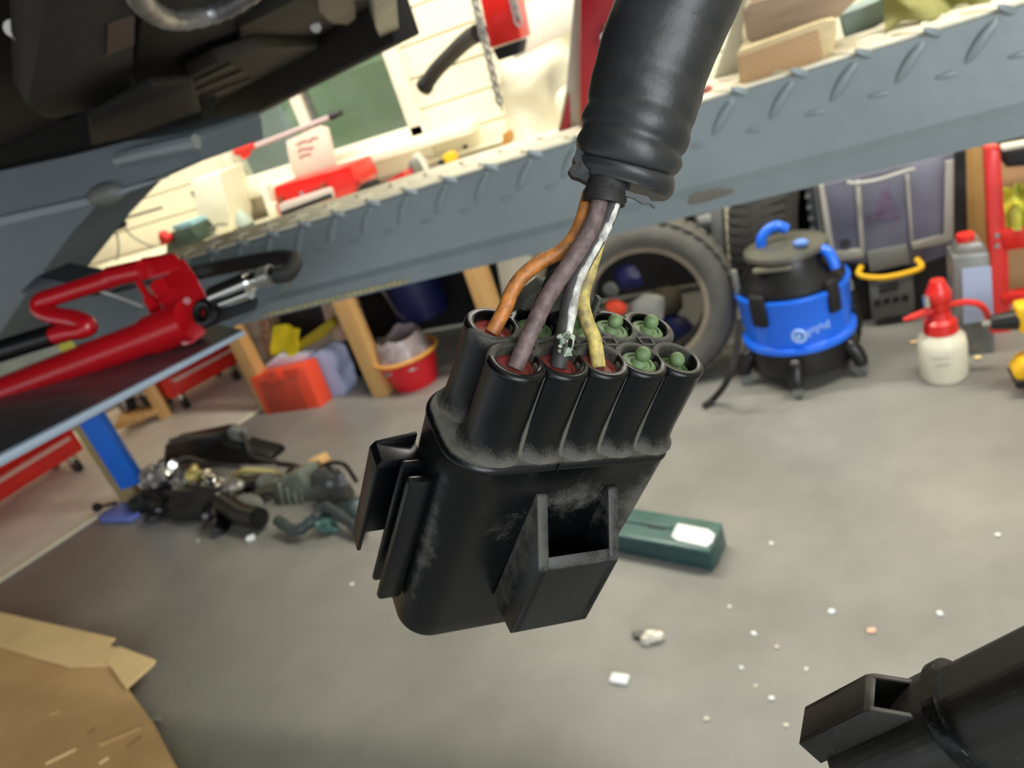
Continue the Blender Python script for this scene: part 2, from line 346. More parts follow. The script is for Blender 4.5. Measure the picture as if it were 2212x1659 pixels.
tb = B(); tb.tube([V((-.022, 0, 0)), V((0, 0, .0)), V((.022, 0, 0))], .004, n=6, rf=lambda f, th: .0045 * math.sin(PI * min(1, max(.08, f))) ** .6 + .0003)
src = None
for k in range(-26, 12):
    for r_ in range(3):
        m = M4.Translation((ref + per * (k + .5 * (r_ % 2)),   .03 + r_ * .05, ZT + .004)) @ M4.Rotation(.6 if (r_ % 2) else -.9, 4, 'Z')
        if src is None: src = obj('top_tread_bar', tb, m_worn, rw, local=m)
        elif rw is not None and True: piece(src, m, rw)
q = B(); 
for k in range(26):
    a = P(585 + k * 12.5, 650 - k * 2.85, y=RY - .016); q.box((a.x, RY - .0155, zb3 + .008 + rnd.uniform(-.001, .001)), (.009, .003, rnd.uniform(.005, .009)))
obj('worn_lettering', q, mat('faded_yellow', (.66, .62, .42), .7, var=.2), rw, world=True, label='faded yellow worn marking along the lower edge')
a = P(1580, 405, y=RY - .016); obj('rust_mark', B().lump((a.x, RY - .013, a.z), (.075, .008, .018), 3), mat('rust_stain', (.42, .40, .36), .8, var=.2), rw, world=True)

rw.rotation_euler.y = -.029
# near lift arm and plate at the left
arm = thing('lift_cross_beam', 'dark grey sloping end of the near lift beam below the car', 'vehicle lift', P(200, 500, y=.75) - V((0, 0, .2)))
pa = [(-120, 395), (0, 370), (140, 340), (280, 305), (418, 284), (430, 298), (438, 348), (330, 385), (212, 432), (150, 510), (60, 632), (-120, 900)]
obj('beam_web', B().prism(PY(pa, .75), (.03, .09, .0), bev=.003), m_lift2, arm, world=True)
pa = [(-120, 500), (0, 470), (200, 425), (330, 390), (330, 396), (212, 438), (0, 488), (-120, 520)]
obj('flange', B().prism(PY(pa, .74), (0, .03, .0)), m_lift, arm, world=True)
a = [P(255, 345, y=.74), P(300, 333, y=.735), P(350, 322, y=.735), P(425, 306, y=.74)]
obj('handle_slot', B().tube(a, .009, n=8), m_lift, arm, world=True)
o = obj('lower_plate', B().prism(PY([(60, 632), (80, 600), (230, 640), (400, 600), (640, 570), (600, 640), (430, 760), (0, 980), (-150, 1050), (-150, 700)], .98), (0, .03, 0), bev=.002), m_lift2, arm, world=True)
pl = thing('lift_support_plate', 'grey steel ledge with a bright folded edge under the red ram', 'steel plate', P(250, 850, z=1.215))
zp = 1.215
obj('shelf', B().prism(PZ([(-150, 1062), (0, 985), (522, 712), (430, 690), (300, 700), (0, 800), (-150, 850)], zp), (0, 0, -.006)), mat('plate_grey', (.30, .33, .35), .35, var=.3, scale=9, metal=.3, stretch=(1, 6, 1)), pl, world=True)
e0 = P(-150, 1064, z=zp); e1 = P(524, 713, z=zp)
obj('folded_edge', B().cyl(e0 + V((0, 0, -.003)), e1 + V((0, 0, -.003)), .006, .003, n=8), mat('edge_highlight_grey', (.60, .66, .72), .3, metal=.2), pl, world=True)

# red hydraulic ram on that plate
ram = thing('hydraulic_ram', 'glossy red hydraulic jack ram with bent pipe and black grip', 'hydraulic jack', P(250, 790, z=1.25))
def Q(px, py, dd=.0): return P(px, py, d=.80 + (430 - px) / 430 * .10 + dd)
obj('cylinder', B().cyl(Q(-160, 912), Q(335, 722), .0192, .0192, n=40).cyl(Q(330, 724), Q(412, 690), .0225, n=40), m_red, ram, world=True, ang=50)
obj('end_flange', B().prism([Q(395, 555, .0), Q(425, 600), Q(447, 640), Q(435, 660), Q(445, 720), Q(415, 745), Q(385, 750), Q(360, 700), Q(345, 650), Q(352, 600)], Q(395, 555, .045) - Q(395, 555), bev=.003), m_red, ram, world=True)
obj('valve_block', B().prism([Q(300, 558), Q(378, 545), Q(398, 570), Q(402, 585), Q(318, 605)], Q(300, 558, .05) - Q(300, 558), bev=.004).cyl(Q(238, 598), Q(312, 582), .0115, n=20).cyl(Q(345, 615), Q(362, 640), .012, n=16), m_red, ram, world=True)
obj('pipe', B().tube([Q(245, 600), Q(190, 617), Q(125, 638), Q(92, 650), Q(88, 668), Q(118, 682), Q(165, 690), Q(190, 703), Q(178, 712), Q(150, 716), Q(112, 726)], .0108, n=14), m_red, ram, world=True, ang=60)
obj('rubber_grip', B().cyl(Q(-160, 806), Q(118, 722), .0128, n=20), m_black, ram, world=True)
obj('lever', B().cyl(Q(300, 610), Q(328, 655), .004).cyl(Q(322, 645), Q(335, 668), .007), m_red, ram, world=True)
for px, py in ((404, 650), (400, 738)): obj('bolt', B().cyl(Q(px, py, -.004), Q(px, py, .01), .004, n=8), m_dred, ram, world=True)
obj('label_strip', B().prism([Q(-160, 838, -.01), Q(155, 740, -.01), Q(167, 756, -.012), Q(-160, 868, -.012)], V((0, .0015, .0015))), mat('worn_label', (.62, .62, .55), .5, var=.2), ram, world=True, label='worn pale sticker along the ram')
o = obj('label_strip', B().prism([Q(125, 748, -.013), Q(154, 739, -.013), Q(166, 755, -.014), Q(135, 765, -.014)], V((0, .0015, .0015))), mat('worn_label_yellow', (.74, .70, .30), .5, var=.2), ram, world=True, label='yellowed end of the sticker')
t = thing('hydraulic_coupler', 'black and silver hose coupler at the end of the red ram', 'hose coupler', Q(510, 650))
obj('clevis', B().prism([Q(430, 655), Q(455, 640), Q(540, 632), Q(560, 645), Q(555, 668), Q(455, 705), Q(440, 690)], Q(430, 655, .04) - Q(430, 655), bev=.003), m_blackm, t, world=True)
obj('eye', B().tube([Q(443 + 18 * math.cos(k * PI / 4), 676 + 22 * math.sin(k * PI / 4), -.01) for k in range(8)], .005, closed=True, n=8), m_black, t, world=True)
obj('coupler_body', B().cyl(Q(462, 640, -.01), Q(540, 607, -.01), .011, n=16).cyl(Q(540, 607, -.01), Q(588, 592, -.01), .008, n=16).cyl(Q(480, 655, -.012), Q(540, 632, -.012), .007, n=12), m_chrome, t, world=True)
for k in range(3): obj('collar', B().cyl(Q(566 + 9 * k, 600 - 3 * k, -.01), Q(570 + 9 * k, 598.5 - 3 * k, -.01), .0105, n=16), m_steel, t, world=True)
t = obj('hydraulic_hose', B().tube([Q(415, 592, .05), Q(470, 580, .07), Q(560, 563, .06), Q(620, 556, .04), Q(636, 566, .02), Q(622, 590, 0), Q(592, 596, -.01)], .0085, n=10), m_blackm); tag(t, 'black rubber hydraulic hose curling beside the red ram', 'hose')
t = obj('strap', B().tube([Q(212, 628, .02), Q(250, 640, .03), Q(308, 662, .03)], .0022, n=6), m_lgrey); tag(t, 'thin grey strap stretched behind the red pipe', 'strap')
t = obj('bevel_wedge', B().prism(PY([(40, 632), (78, 597), (140, 610), (232, 628), (215, 640), (100, 640)], .70), (.01, .05, 0), bev=.002), mat('dark_wedge_paint', (.18, .21, .24), .4)); tag(t, 'small dark grey steel wedge at the corner of the lift beam', 'wedge')

# ================================================================== CAR underside, top left
car = thing('car', 'underside of a raised dark car filling the top left corner', 'car', P(500, 150, z=1.47))

sl0 = P(432, 303, y=2.2); sl1 = P(852, 92, y=1.25); sl00 = sl0 - (sl1 - sl0) * .75
wn = V((0, 0, 1)).cross((sl1 - sl0).normalized())
_c = P(858, 40, z=1.6); obj('underbody', B().prism([V((p[0], p[1], 1.6)) for p in ((sl00.x, sl00.y), (sl1.x, sl1.y), (_c.x, _c.y), (-.36, .86), (-.17, .4), (.05, -.9), (-2.4, -1.1), (-5.0, 1.2), (-4.9, 2.6))], (0, 0, .05)), m_dark, car, world=True)  # unseen outline extended back over the camera so it shades the floor
obj('sill', B().prism([sl00, sl0 + wn * .0, sl0 + wn * .10 + V((0, 0, .01)), sl00 + wn * .10], sl0 * 0 + V((0, 0, .20))).prism([sl0, sl1, sl1 + wn * .055, sl0 + wn * .10], (0, 0, .20), bev=.004), mat('sill_black', (.03, .03, .03), .8), car, world=True)
obj('body_side', B().prism([sl00 - wn * .02 + V((0, 0, .12)), sl1 - wn * .02 + V((0, 0, .12)), sl1 - wn * .03 + V((0, 0, .7)), sl00 - wn * .03 + V((0, 0, .7))], wn * .02), mat('car_paint_dark', (.06, .065, .07), .2, coat=.6), car, world=True)
def cz(name, pts, z, h, m, bev=.004, label=None): return obj(name, B().prism(PZ(pts, z), (0, 0, h), bev=bev), m, car, world=True, label=label)
obj('dark_infill', B().prism(PY([(-200, 150), (440, 150), (436, 290), (300, 330), (-200, 440)], 1.5), (0, .05, 0)), m_dark, car, world=True)  # dark panel added to cover the bright gap below the underbody
cz('fuel_tank', [(62, -80), (282, -80), (292, 20), (286, 150), (278, 205), (230, 232), (100, 262), (60, 230)], 1.50, .03, mat('tank_black', (.115, .105, .10), .75, var=.25, scale=22, bump=.3), .012)
cz('sticker', [(236, 58), (291, 38), (290, 96), (232, 120)], 1.498, .002, mat('brown_sticker', (.34, .27, .225), .7, var=.1), 0, 'brown sticker on the tank')
cz('heat_shield', [(410, 165), (470, 135), (560, 105), (690, 100), (640, 150), (560, 190), (440, 245)], 1.50, .02, m_dark2)
for k in range(4): cz('shield_rib', [(412 + k * 6, 182 + 17 * k), (500 + 22 * k, 140 + 15 * k), (505 + 22 * k, 145 + 15 * k), (414 + k * 6, 188 + 17 * k)], 1.495, .01, m_dark2, 0)
cz('chassis_rail', [(195, 262), (330, 190), (420, 180), (446, 268), (330, 292), (200, 318)], 1.47, .012, m_dark, .006)
cz('crossmember', [(300, -40), (560, 20), (500, 110), (430, 160), (400, 200), (300, 232), (285, 160)], 1.53, .02, m_dark, .008)
cz('floor_pan', [(520, 60), (640, 0), (820, 0), (830, 30), (760, 90), (640, 100), (520, 120)], 1.52, .02, mat('pan_brown', (.17, .16, .14), .6, var=.2), .004)
cz('bracket', [(680, -40), (762, -40), (770, 40), (752, 56), (716, 50), (690, 25)], 1.50, .012, mat('bracket_grey', (.37, .35, .32), .55, metal=.2, var=.15), .003)
cz('jacking_bracket', [(796, -40), (856, -40), (861, 60), (850, 82), (826, 95), (812, 60)], 1.47, .02, mat('jack_bracket_grey', (.50, .50, .45), .45, metal=.3, var=.35, scale=30), .004)
cz('arch_liner', [(-300, -300), (58, -100), (55, 200), (190, 290), (0, 380), (-300, 430)], 1.56, .02, m_dark, .004)
obj('bolt', B().cyl(P(682, 58, z=1.515), P(682, 58, z=1.53), .009, n=12), m_steel, car, world=True)
obj('exhaust_pipe', B().tube([P(283, -60, z=1.50), P(300, -5, z=1.50), P(345, 35, z=1.50), P(400, 42, z=1.50), P(470, 25, z=1.50), P(530, -8, z=1.5), P(600, -60, z=1.5)], .0072, n=16, rf=lambda f, th: .0085 + .0006 * math.sin(f * 90)), m_exh, car, world=True, ang=60)
obj('brake_line', B().tube([P(45, -30, z=1.53), P(52, 25, z=1.53), P(56, 60, z=1.52), P(38, 80, z=1.52)], .004, n=8), m_steel, car, world=True)
obj('hub_bolt', B().cyl(P(28, 62, z=1.53), P(28, 62, z=1.55), .007, n=10), m_steel, car, world=True)
t = obj('lift_lock_pin', B().sph(P(232, 418, y=.75), .022, (1.5, 1, .7)), m_grey); tag(t, 'rounded grey pin under the lift beam end', 'pin')

# ================================================================== THINGS ON THE RUNWAY
def slab(name, label, cat, pts, y, th, m, bev=.003, **k):
    c = P(*pts[0], y=y); o = obj(name, B().prism(PY(pts, y), (0, th, 0), bev=bev), m, None); return tag(o, label, cat, **k)
t = thing('timber_block', 'square timber offcut with ring pattern end lying on the runway', 'timber', P(1700, 160, y=RY + .04))
wc = P(1690, 140, y=RY + .035)
pts = PY([(1594, 122), (1765, 65), (1778, 120), (1765, 140), (1640, 175), (1600, 190)], RY + .035)
oo = B().prism([p - wc for p in pts], (0, .004, 0), bev=.001)
WM['_'] = I4
obj('end_grain', B().prism(PY([(1594, 122), (1768, 64), (1778, 122), (1766, 138), (1640, 176), (1604, 190)], RY + .035), (0, .006, 0), bev=.002), m_ring, t, world=True, label='sawn end with growth rings')
obj('block_body', B().prism(PY([(1590, 118), (1600, 108), (1778, 45), (1806, 40), (1808, 70), (1800, 110), (1782, 132), (1768, 142), (1640, 180), (1600, 194)], RY + .041), (.0, .26, 0), bev=.004), mat('pale_pine', (.80, .72, .54), .6, var=.1, stretch=(6, .6, 6)), t, world=True)
t = slab('timber_board', 'weathered brown timber board lying on the ringed block', 'timber', [(1604, 26), (1617, 8), (1850, -60), (1870, -20), (1812, 38), (1625, 92), (1612, 85)], RY + .10, .14, m_wood2, .004)
t = slab('timber_offcut', 'thin light timber offcut on top of the brown board', 'timber', [(1618, -20), (1700, -40), (1850, -90), (1856, -70), (1700, 2), (1622, 14)], RY + .14, .05, m_wood, .003)
t = slab('blue_grey_box', 'pale blue grey box standing behind the khaki cloth', 'box', [(1815, 35), (1890, 5), (1960, -30), (1965, -70), (1990, -80), (1985, 10), (1828, 92)], RY + .22, .12, mat('blue_grey_card', (.52, .60, .58), .6, var=.06))
def cloth(u, v):
    a = P(1912 + 320 * u, 64 - 84 * u - 118 * v - 10 * math.sin(u * 9), y=RY + .10 + .09 * v); q = a.copy()
    q.y += .018 * math.sin(u * 16 + v * 5) + .02 * noise.noise(q * 30); q.z += .010 * math.sin(u * 21 + 2 * v) * (v * .8 + .2); return q
t = obj('cloth', B().grid(cloth, 36, 16, .004), m_green); tag(t, 'crumpled khaki cloth draped on the far end of the runway', 'cloth')
t = thing('red_steel_stand', 'tall dark red steel channel standing behind the black hose', 'stand', P(1250, 300, y=RY + .12))
obj('web', B().prism(PY([(1253, -60), (1345, -60), (1318, 60), (1322, 120), (1330, 200), (1325, 300), (1252, 322), (1253, 100)], RY + .12), (0, .012, 0), bev=.003), m_dred, t, world=True)
obj('side_flange', B().prism(PY([(1244, -60), (1253, -60), (1253, 322), (1197, 322), (1222, 200)], RY + .16), (0, .01, 0), bev=.002), mat('pale_flange', (.66, .64, .58), .5, var=.1), t, world=True, label='pale dusty side flange')
obj('gusset', B().prism(PY([(1228, 200), (1234, 320), (1199, 318), (1215, 260)], RY + .152), (0, .006, 0)), m_dred, t, world=True)
t = thing('steel_bolt', 'shiny steel bolt head sticking out beside the dark red channel', 'bolt', P(1312, 75, y=RY + .11))
obj('bolt_head', B().sph(P(1318, 62, y=RY + .10), .012).cyl(P(1306, 80, y=RY + .09), P(1312, 78, y=RY + .12), .007), m_chrome, t, world=True)
t = slab('red_foot_plate', 'dark red foot just showing behind the black hose on the runway', 'steel plate', [(1505, 214), (1522, 190), (1565, 212), (1500, 236)], RY + .06, .04, m_dred)
t = slab('clear_plastic_tub', 'whitish plastic tub standing between hose and timber', 'tub', [(1545, 160), (1575, 70), (1600, -60), (1625, -60), (1606, 12), (1600, 110), (1596, 196), (1560, 205), (1528, 208)], RY + .20, .12, mat('milky_tub', (.84, .84, .77), .4, var=.08))

# ================================================================== THINGS ON AND ABOVE THE BENCH
def sheet(u, v):
    L_ = P(1085 + 5 * v, 330 - 270 * v, y=3.25); Rr = P(1215 + 30 * v, 330 - 300 * v, y=3.1)
    q = L_.lerp(Rr, u); q.y += .05 * math.sin(u * 7 + v * 9) * (1 - v * .3) + .12 * noise.noise(q * 5); return q
t = obj('dust_sheet', B().grid(sheet, 30, 40, .006), m_cream); tag(t, 'crumpled cream sheet hanging in front of the boarded wall', 'sheet')
t = slab('foam_sheet', 'plain white foam sheet above the crumpled cream sheet', 'sheet', [(1104, 62), (1135, 5), (1252, -30), (1246, 60), (1110, 130)], 3.0, .05, m_white)
t = thing('chain_hoist', 'red chain hoist body hanging at the top edge', 'hoist', P(1075, 60, y=2.7))
obj('hoist_body', B().prism(PY([(1024, -60), (1100, -60), (1126, 84), (1058, 106)], 2.7), (0, .12, 0), bev=.008), m_red2, t, world=True)
obj('under_guard', B().prism(PY([(1062, 106), (1126, 86), (1120, 118), (1075, 132)], 2.72), (0, .08, 0), bev=.006), m_blackm, t, world=True)
def chain(label, p0, p1, n_, y):
    t = thing('chain', label, 'chain', P(*p1, y=y)); src = None
    for k in range(n_):
        f = (k + .5) / n_; a = P(p0[0] + (p1[0] - p0[0]) * f, p0[1] + (p1[1] - p0[1]) * f, y=y)
        m = M4.Translation(a - WM[t.name].translation) @ M4.Rotation(k % 2 * PI / 2 + .4, 4, 'Z')
        if src is None: src = obj('link', B().tube([V((.011 * math.cos(j * PI / 4), 0, .02 * math.sin(j * PI / 4))) for j in range(8)], .0042, closed=True, n=6), m_steel, t, local=m)
        else: piece(src, m, t)
chain('steel chain hanging left of the red hoist body', (1008, -70), (1082, 232), 26, 2.66)
chain('short steel chain on the right side of the red hoist body', (1092, -70), (1120, 48), 11, 2.66)
t = thing('rubber_hose', 'short black rubber pipe with open end in front of the cream boards', 'hose', P(960, 130, y=3.3))
hp = [P(1035, 70, y=2.85), P(1010, 85, y=3.0), P(975, 118, y=3.15), P(942, 152, y=3.25), P(918, 186, y=3.28)]
obj('pipe', B().tube(hp, .034, n=16), m_blackm, t, world=True, ang=60); d_ = (hp[-1] - hp[-2]).normalized()
obj('open_end', B().tube([hp[-1] - d_ * .01, hp[-1] + d_ * .012], .040, n=16, smooth=False), m_black, t, world=True)
obj('bore', B().cyl(hp[-1] + d_ * .0125, hp[-1] + d_ * .0135, .026), mat('dark_bore', (.01, .01, .01), .9), t, world=True)
YB = 3.3
t = thing('grabber_tool', 'slim pale pink pole with red end lying across the window', 'tool', P(620, 290, y=3.588))
obj('pole', B().cyl(P(545, 318, y=3.588), P(716, 252, y=3.588), .013), mat('pale_pink', (.78, .68, .68), .4), t, world=True)
obj('red_end', B().cyl(P(508, 330, y=3.588), P(552, 314, y=3.588), .018).prism(PY([(515, 326), (536, 318), (538, 336), (526, 345), (518, 338)], 3.578), (0, .02, 0)), m_red2, t, world=True)
obj('black_tip', B().cyl(P(714, 252, y=3.588), P(738, 243, y=3.588), .022, .012), m_black, t, world=True)
t = thing('poster', 'cream sign with pinkish handwriting leaning on the window', 'sign', P(675, 320, y=3.5))
obj('sheet', B().prism(PY([(618, 305), (690, 272), (708, 276), (726, 352), (722, 360), (640, 388), (630, 370), (622, 330)], 3.5), (0, .012, 0), bev=.002), mat('cream_sign', (.90, .84, .76), .7, var=.04), t, world=True)
for r_ in range(3):
    x_ = 640 + r_ * 3
    obj('handwriting', B().tube([P(x_ + k * 6.5, 313 + r_ * 13 - k * 2.3 + rnd.uniform(-4, 4), y=3.497) for k in range([8, 6, 5][r_])], .0035, n=5), m_ink, t, world=True)
t = thing('toolbox', 'open red metal toolbox on the bench below the window', 'toolbox', P(680, 430, y=YB - .1)); yb = YB - .15
obj('lid_panel', B().prism(PY([(590, 405), (754, 358), (772, 395), (765, 418), (606, 468), (600, 455)], yb + .05), (0, .22, 0), bev=.006), m_red2, t, world=True)
obj('side_box', B().prism(PY([(702, 374), (754, 358), (772, 395), (765, 418), (724, 432)], yb - .02), (0, .20, 0), bev=.006), m_red2, t, world=True)
obj('tray', B().prism(PY([(600, 443), (716, 405), (722, 428), (608, 470)], yb - .03), (0, .06, 0), bev=.004), mat('tray_grey', (.80, .76, .72), .5), t, world=True)
obj('slot', B().prism(PY([(606, 458), (714, 418), (718, 427), (608, 468)], yb - .036), (0, .01, 0)), m_black, t, world=True)
for px, py in ((604, 425), (696, 395)): obj('latch', B().prism(PY([(px - 5, py + 3), (px + 4, py - 1), (px + 8, py + 18), (px - 2, py + 22)], yb + .04), (0, .02, 0), bev=.002), mat('brass_latch', (.62, .40, .28), .4, metal=.5), t, world=True)
obj('badge', B().prism(PY([(668, 413), (690, 405), (692, 412), (670, 420)], yb + .046), (0, .01, 0)), mat('badge_brown', (.60, .22, .16), .5), t, world=True)
obj('hasp', B().cyl(P(652, 418, y=yb + .045), P(652, 418, y=yb + .06), .012), m_steel, t, world=True)
t = slab('dark_rag', 'small dark rag heaped right of the red toolbox', 'rag', [(768, 414), (780, 398), (800, 394), (806, 404), (790, 412), (772, 418)], YB - .2, .08, m_blackm, .004)
t = slab('red_funnel', 'crimson plastic tub lying on the bench', 'tub', [(833, 392), (868, 372), (876, 382), (868, 400), (850, 414), (838, 408)], YB - .2, .10, m_red, .006)
t = slab('grey_cone', 'grey metal cone standing beside the crimson tub', 'cone', [(875, 380), (884, 348), (893, 356), (903, 376), (898, 382)], YB - .1, .08, m_grey, .004)
t = thing('glass_jar', 'pale glass jar with clear shoulder between grey cone and yellow tape', 'jar', P(908, 366, y=YB))
obj('body', B().lathe([(0, -.05), (.035, -.05), (.038, .02), (.022, .045), (.022, .06), (0, .06)], P(908, 358, y=YB), n=16), mat('pale_glass', (.82, .82, .78), .2, var=.1), t, world=True)
t = thing('tape_measure', 'yellow and black tape measure near the end of the bench', 'tape measure', P(962, 345, y=YB))
obj('case', B().prism(PY([(955, 336), (968, 329), (980, 334), (982, 350), (968, 356), (956, 350)], YB), (0, .06, 0), bev=.01), m_yel, t, world=True)
obj('black_side', B().prism(PY([(942, 350), (955, 344), (962, 354), (950, 358)], YB - .01), (0, .06, 0), bev=.006), m_blackm, t, world=True)
t = slab('small_cup', 'tiny dark peg on the shelf right of the yellow tape measure', 'peg', [(1000, 315), (1006, 314), (1008, 322), (1001, 324)], 3.61, .03, m_blackm)
t = slab('wooden_wedge', 'small orange brown wood block at the foot of the cream sheet', 'wood block', [(1085, 290), (1096, 284), (1102, 298), (1100, 312), (1084, 316)], YB - .2, .06, mat('amber_wood', (.72, .52, .26), .6), .003)
t = slab('shelf_lip', 'long cream shelf strip under the window end', 'shelf', [(905, 352), (1085, 302), (1086, 308), (905, 358)], 3.56, .08, m_cream)
t = thing('amber_tin', 'small amber and brown tin on a wall ledge', 'tin', P(432, 424, y=3.45))
obj('tin', B().prism(PY([(416, 416), (438, 404), (450, 430), (432, 440)], 3.45), (0, .06, 0), bev=.004), m_amber, t, world=True)
obj('dark_side', B().prism(PY([(411, 415), (418, 412), (432, 438), (426, 440)], 3.445), (0, .06, 0)), mat('dark_brown', (.18, .13, .07), .5), t, world=True)
t = thing('spot_clamp', 'black double clamp on a thin rail fixed to the cream wall', 'clamp', P(245, 478, y=3.0)); yw = 3.05
obj('rail', B().cyl(P(160, 510, y=yw), P(240, 486, y=yw), .006).cyl(P(262, 474, y=yw), P(350, 448, y=yw), .006), m_dark2, t, world=True)
for px in (240, 258): obj('clamp_head', B().lump(P(px, 482 - (px - 240) * .3, y=yw), (.06, .05, .09), px), m_blackm, t, world=True)
obj('clamp_bar', B().cyl(P(226, 470, y=yw), P(262, 470, y=yw), .014), m_chrome, t, world=True)
for k, pts in enumerate((((248, 492), (254, 515), (256, 540), (252, 562)), ((262, 484), (285, 510), (310, 525), (335, 535)))):
    t = obj('cable', B().tube([P(*p, y=yw) for p in pts], .005, n=6), m_grey); tag(t, ['thin grey cable dropping straight from the wall clamp', 'thin grey cable sagging right from the wall clamp'][k], 'cable')
t = slab('cream_machine', 'tall cream appliance standing on the bench left of the window', 'appliance', [(410, 392), (478, 368), (498, 470), (500, 500), (448, 516), (436, 512)], YB + .02, .2, m_cream, .015)
t = slab('red_cap_can', 'small orange red nozzle cap left of the dark green box', 'cap', [(341, 502), (352, 510), (361, 516), (357, 528), (349, 532), (342, 516)], YB - .3, .05, m_red2, .004)
t = thing('green_crate', 'dark green crate of odds and ends left of the cream appliance', 'crate', P(395, 510, y=YB - .2))
obj('crate', B().prism(PY([(360, 506), (410, 490), (430, 515), (420, 530), (358, 548)], YB - .25), (0, .15, 0), bev=.006), mat('dark_green', (.20, .27, .22), .5, var=.4, scale=20), t, world=True)
obj('blue_lid', B().prism(PY([(368, 490), (410, 478), (424, 494), (385, 506)], YB - .2), (0, .12, 0), bev=.006), mat('aqua', (.52, .68, .70), .4, var=.15), t, world=True)
t = obj('cable_coil', B().tube([P(482 + 26 * math.cos(k * PI / 5), 498 + 14 * math.sin(k * PI / 5), y=YB - .2) for k in range(9)], .007, n=6), m_grey); tag(t, 'loop of thin grey cable on the bench beside the green bottle', 'cable')
t = thing('green_bottle', 'small dark green bottle with pale shoulder on the bench', 'bottle', P(535, 490, y=YB - .1))
bc = P(534, 492, y=YB - .1); obj('body', B().lathe([(0, -.06), (.045, -.06), (.045, .03), (.02, .06), (0, .06)], bc, n=18), mat('bottle_green', (.25, .36, .28), .3, var=.2), t, world=True)
obj('shoulder', B().lathe([(.047, .02), (.045, .045), (.03, .075), (.015, .10), (0, .10)], bc, n=18), mat('pale_sage', (.66, .72, .66), .4), t, world=True)
t = slab('cream_post', 'narrow cream post right of the small green bottle', 'post', [(560, 402), (572, 400), (598, 478), (586, 484)], YB, .05, m_white)
t = slab('cream_tin', 'small cream tin left of the red toolbox', 'tin', [(574, 445), (592, 440), (600, 466), (584, 474)], YB - .1, .08, m_cream, .006)
def crump(u, v):
    a = P(78 + 90 * u + 20 * v, 598 - 55 * v + 20 * u * (1 - v), y=1.05); a.y += .05 * noise.noise(a * 14) + .02 * v; a.z += .01 * noise.noise(a * 20 + V((3, 1, 2))); return a
t = obj('crumpled_paper', B().grid(crump, 16, 14, .004), mat('yellowed_paper', (.88, .86, .70), .8, var=.1, scale=30)); tag(t, 'crumpled yellowish paper at the end of the lift beam', 'paper')

# ================================================================== LEFT: drawer units, under-bench things
def floorpt(px, py): return P(px, py, z=0)
def drawer_unit(label, c, yaw, L, h0=.11, h1=.30):
    t = thing('drawer_cabinet', label, 'tool cabinet', c, yaw, group='red tool cabinets by the left wall')
    obj('carcass', B().box((0, .22, (h0 + .86) / 2), (L, .42, .86 - h0), bev=.012), m_red2, t)
    z = h0 + .02
    for k, dh in enumerate((.12, .18, .16, .13)):
        d = obj('drawer', B().box((0, .0, z + dh / 2), (L - .06, .03, dh - .015), bev=.006), m_red2, t)
        obj('handle', B().box((0, -.025, z + dh - .03), (L - .10, .03, .022), bev=.006), mat('handle_pale', (.86, .70, .66), .35, metal=.1), d, label='pale grip strip')
        z += dh
    for sx in (-1, 1):
        for sy in (.06, .36):
            cs = obj('caster', B().cyl((sx * (L / 2 - .07) - .015, sy, .045), (sx * (L / 2 - .07) + .015, sy, .045), .043, n=18), m_black, t)
            obj('fork', B().box((sx * (L / 2 - .07), sy, .085), (.045, .05, .05), bev=.004), m_chrome, cs)
    return t
q0 = floorpt(15, 1115); q1 = floorpt(162, 1020); dq = (q1 - q0).normalized(); yw_ = math.atan2(dq.y, dq.x)
cc = q1 + dq * .08 - dq * .45 + V((.10, -.02, 0)); drawer_unit('red tool cabinet on casters at the left edge of the picture', V((cc.x, cc.y, 0)), yw_, .9)
q0 = floorpt(395, 895); q1 = floorpt(505, 832); dq2 = (q1 - q0).normalized()
cc = q0.lerp(q1, .5) + V((.03, .05, 0)); Ld = (q1 - q0).length + .14; drawer_unit('red tool cabinet on casters behind the timber leg left of the orange case', V((cc.x, cc.y, 0)) , math.atan2(dq2.y, dq2.x), Ld)
# timber leg + lower shelf left of second cabinet
t = obj('timber_post', B().box((P(2108, 600, y=3.28).x, 3.28, .6), (.085, .07, 1.2), bev=.005), m_wood); tag(t, 'upright pine post between the tool chest and the red racking', 'post')
t = thing('timber_rack', 'small pine rack with a low shelf of oily parts', 'rack', floorpt(320, 915)); 
a = floorpt(360, 905); b1 = floorpt(262, 945); dd = (a - b1).normalized(); nn = V((-dd.y, dd.x, 0)); Rk = M4.Rotation(math.atan2(dd.y, dd.x), 4, 'Z')
for p in (a, ): obj('post', B().box(p + nn * .03 + V((0, 0, .42)), (.075, .06, .84), bev=.005, M=Rk), m_wood, t, world=True)
obj('shelf', B().box(a.lerp(b1, .52) + nn * .14 + V((0, 0, .07)), ((a - b1).length * .95, .3, .035), bev=.004, M=Rk), m_wood, t, world=True)
for k in range(4):
    p = a.lerp(b1, .2 + k * .2) + nn * (.1 + .03 * k); o = obj('oily_part', B().lump(p + V((0, 0, .13)), (.07, .07, .08 + .02 * (k % 2)), 20 + k), [m_dark2, m_steel, m_blackm, m_steel][k]); tag(o, ['brown oily lump at the right end of the low shelf', 'shiny metal part second from right on the low shelf', 'black rubber part on the low shelf', 'grey casting at the left end of the low shelf'][k], 'car part')
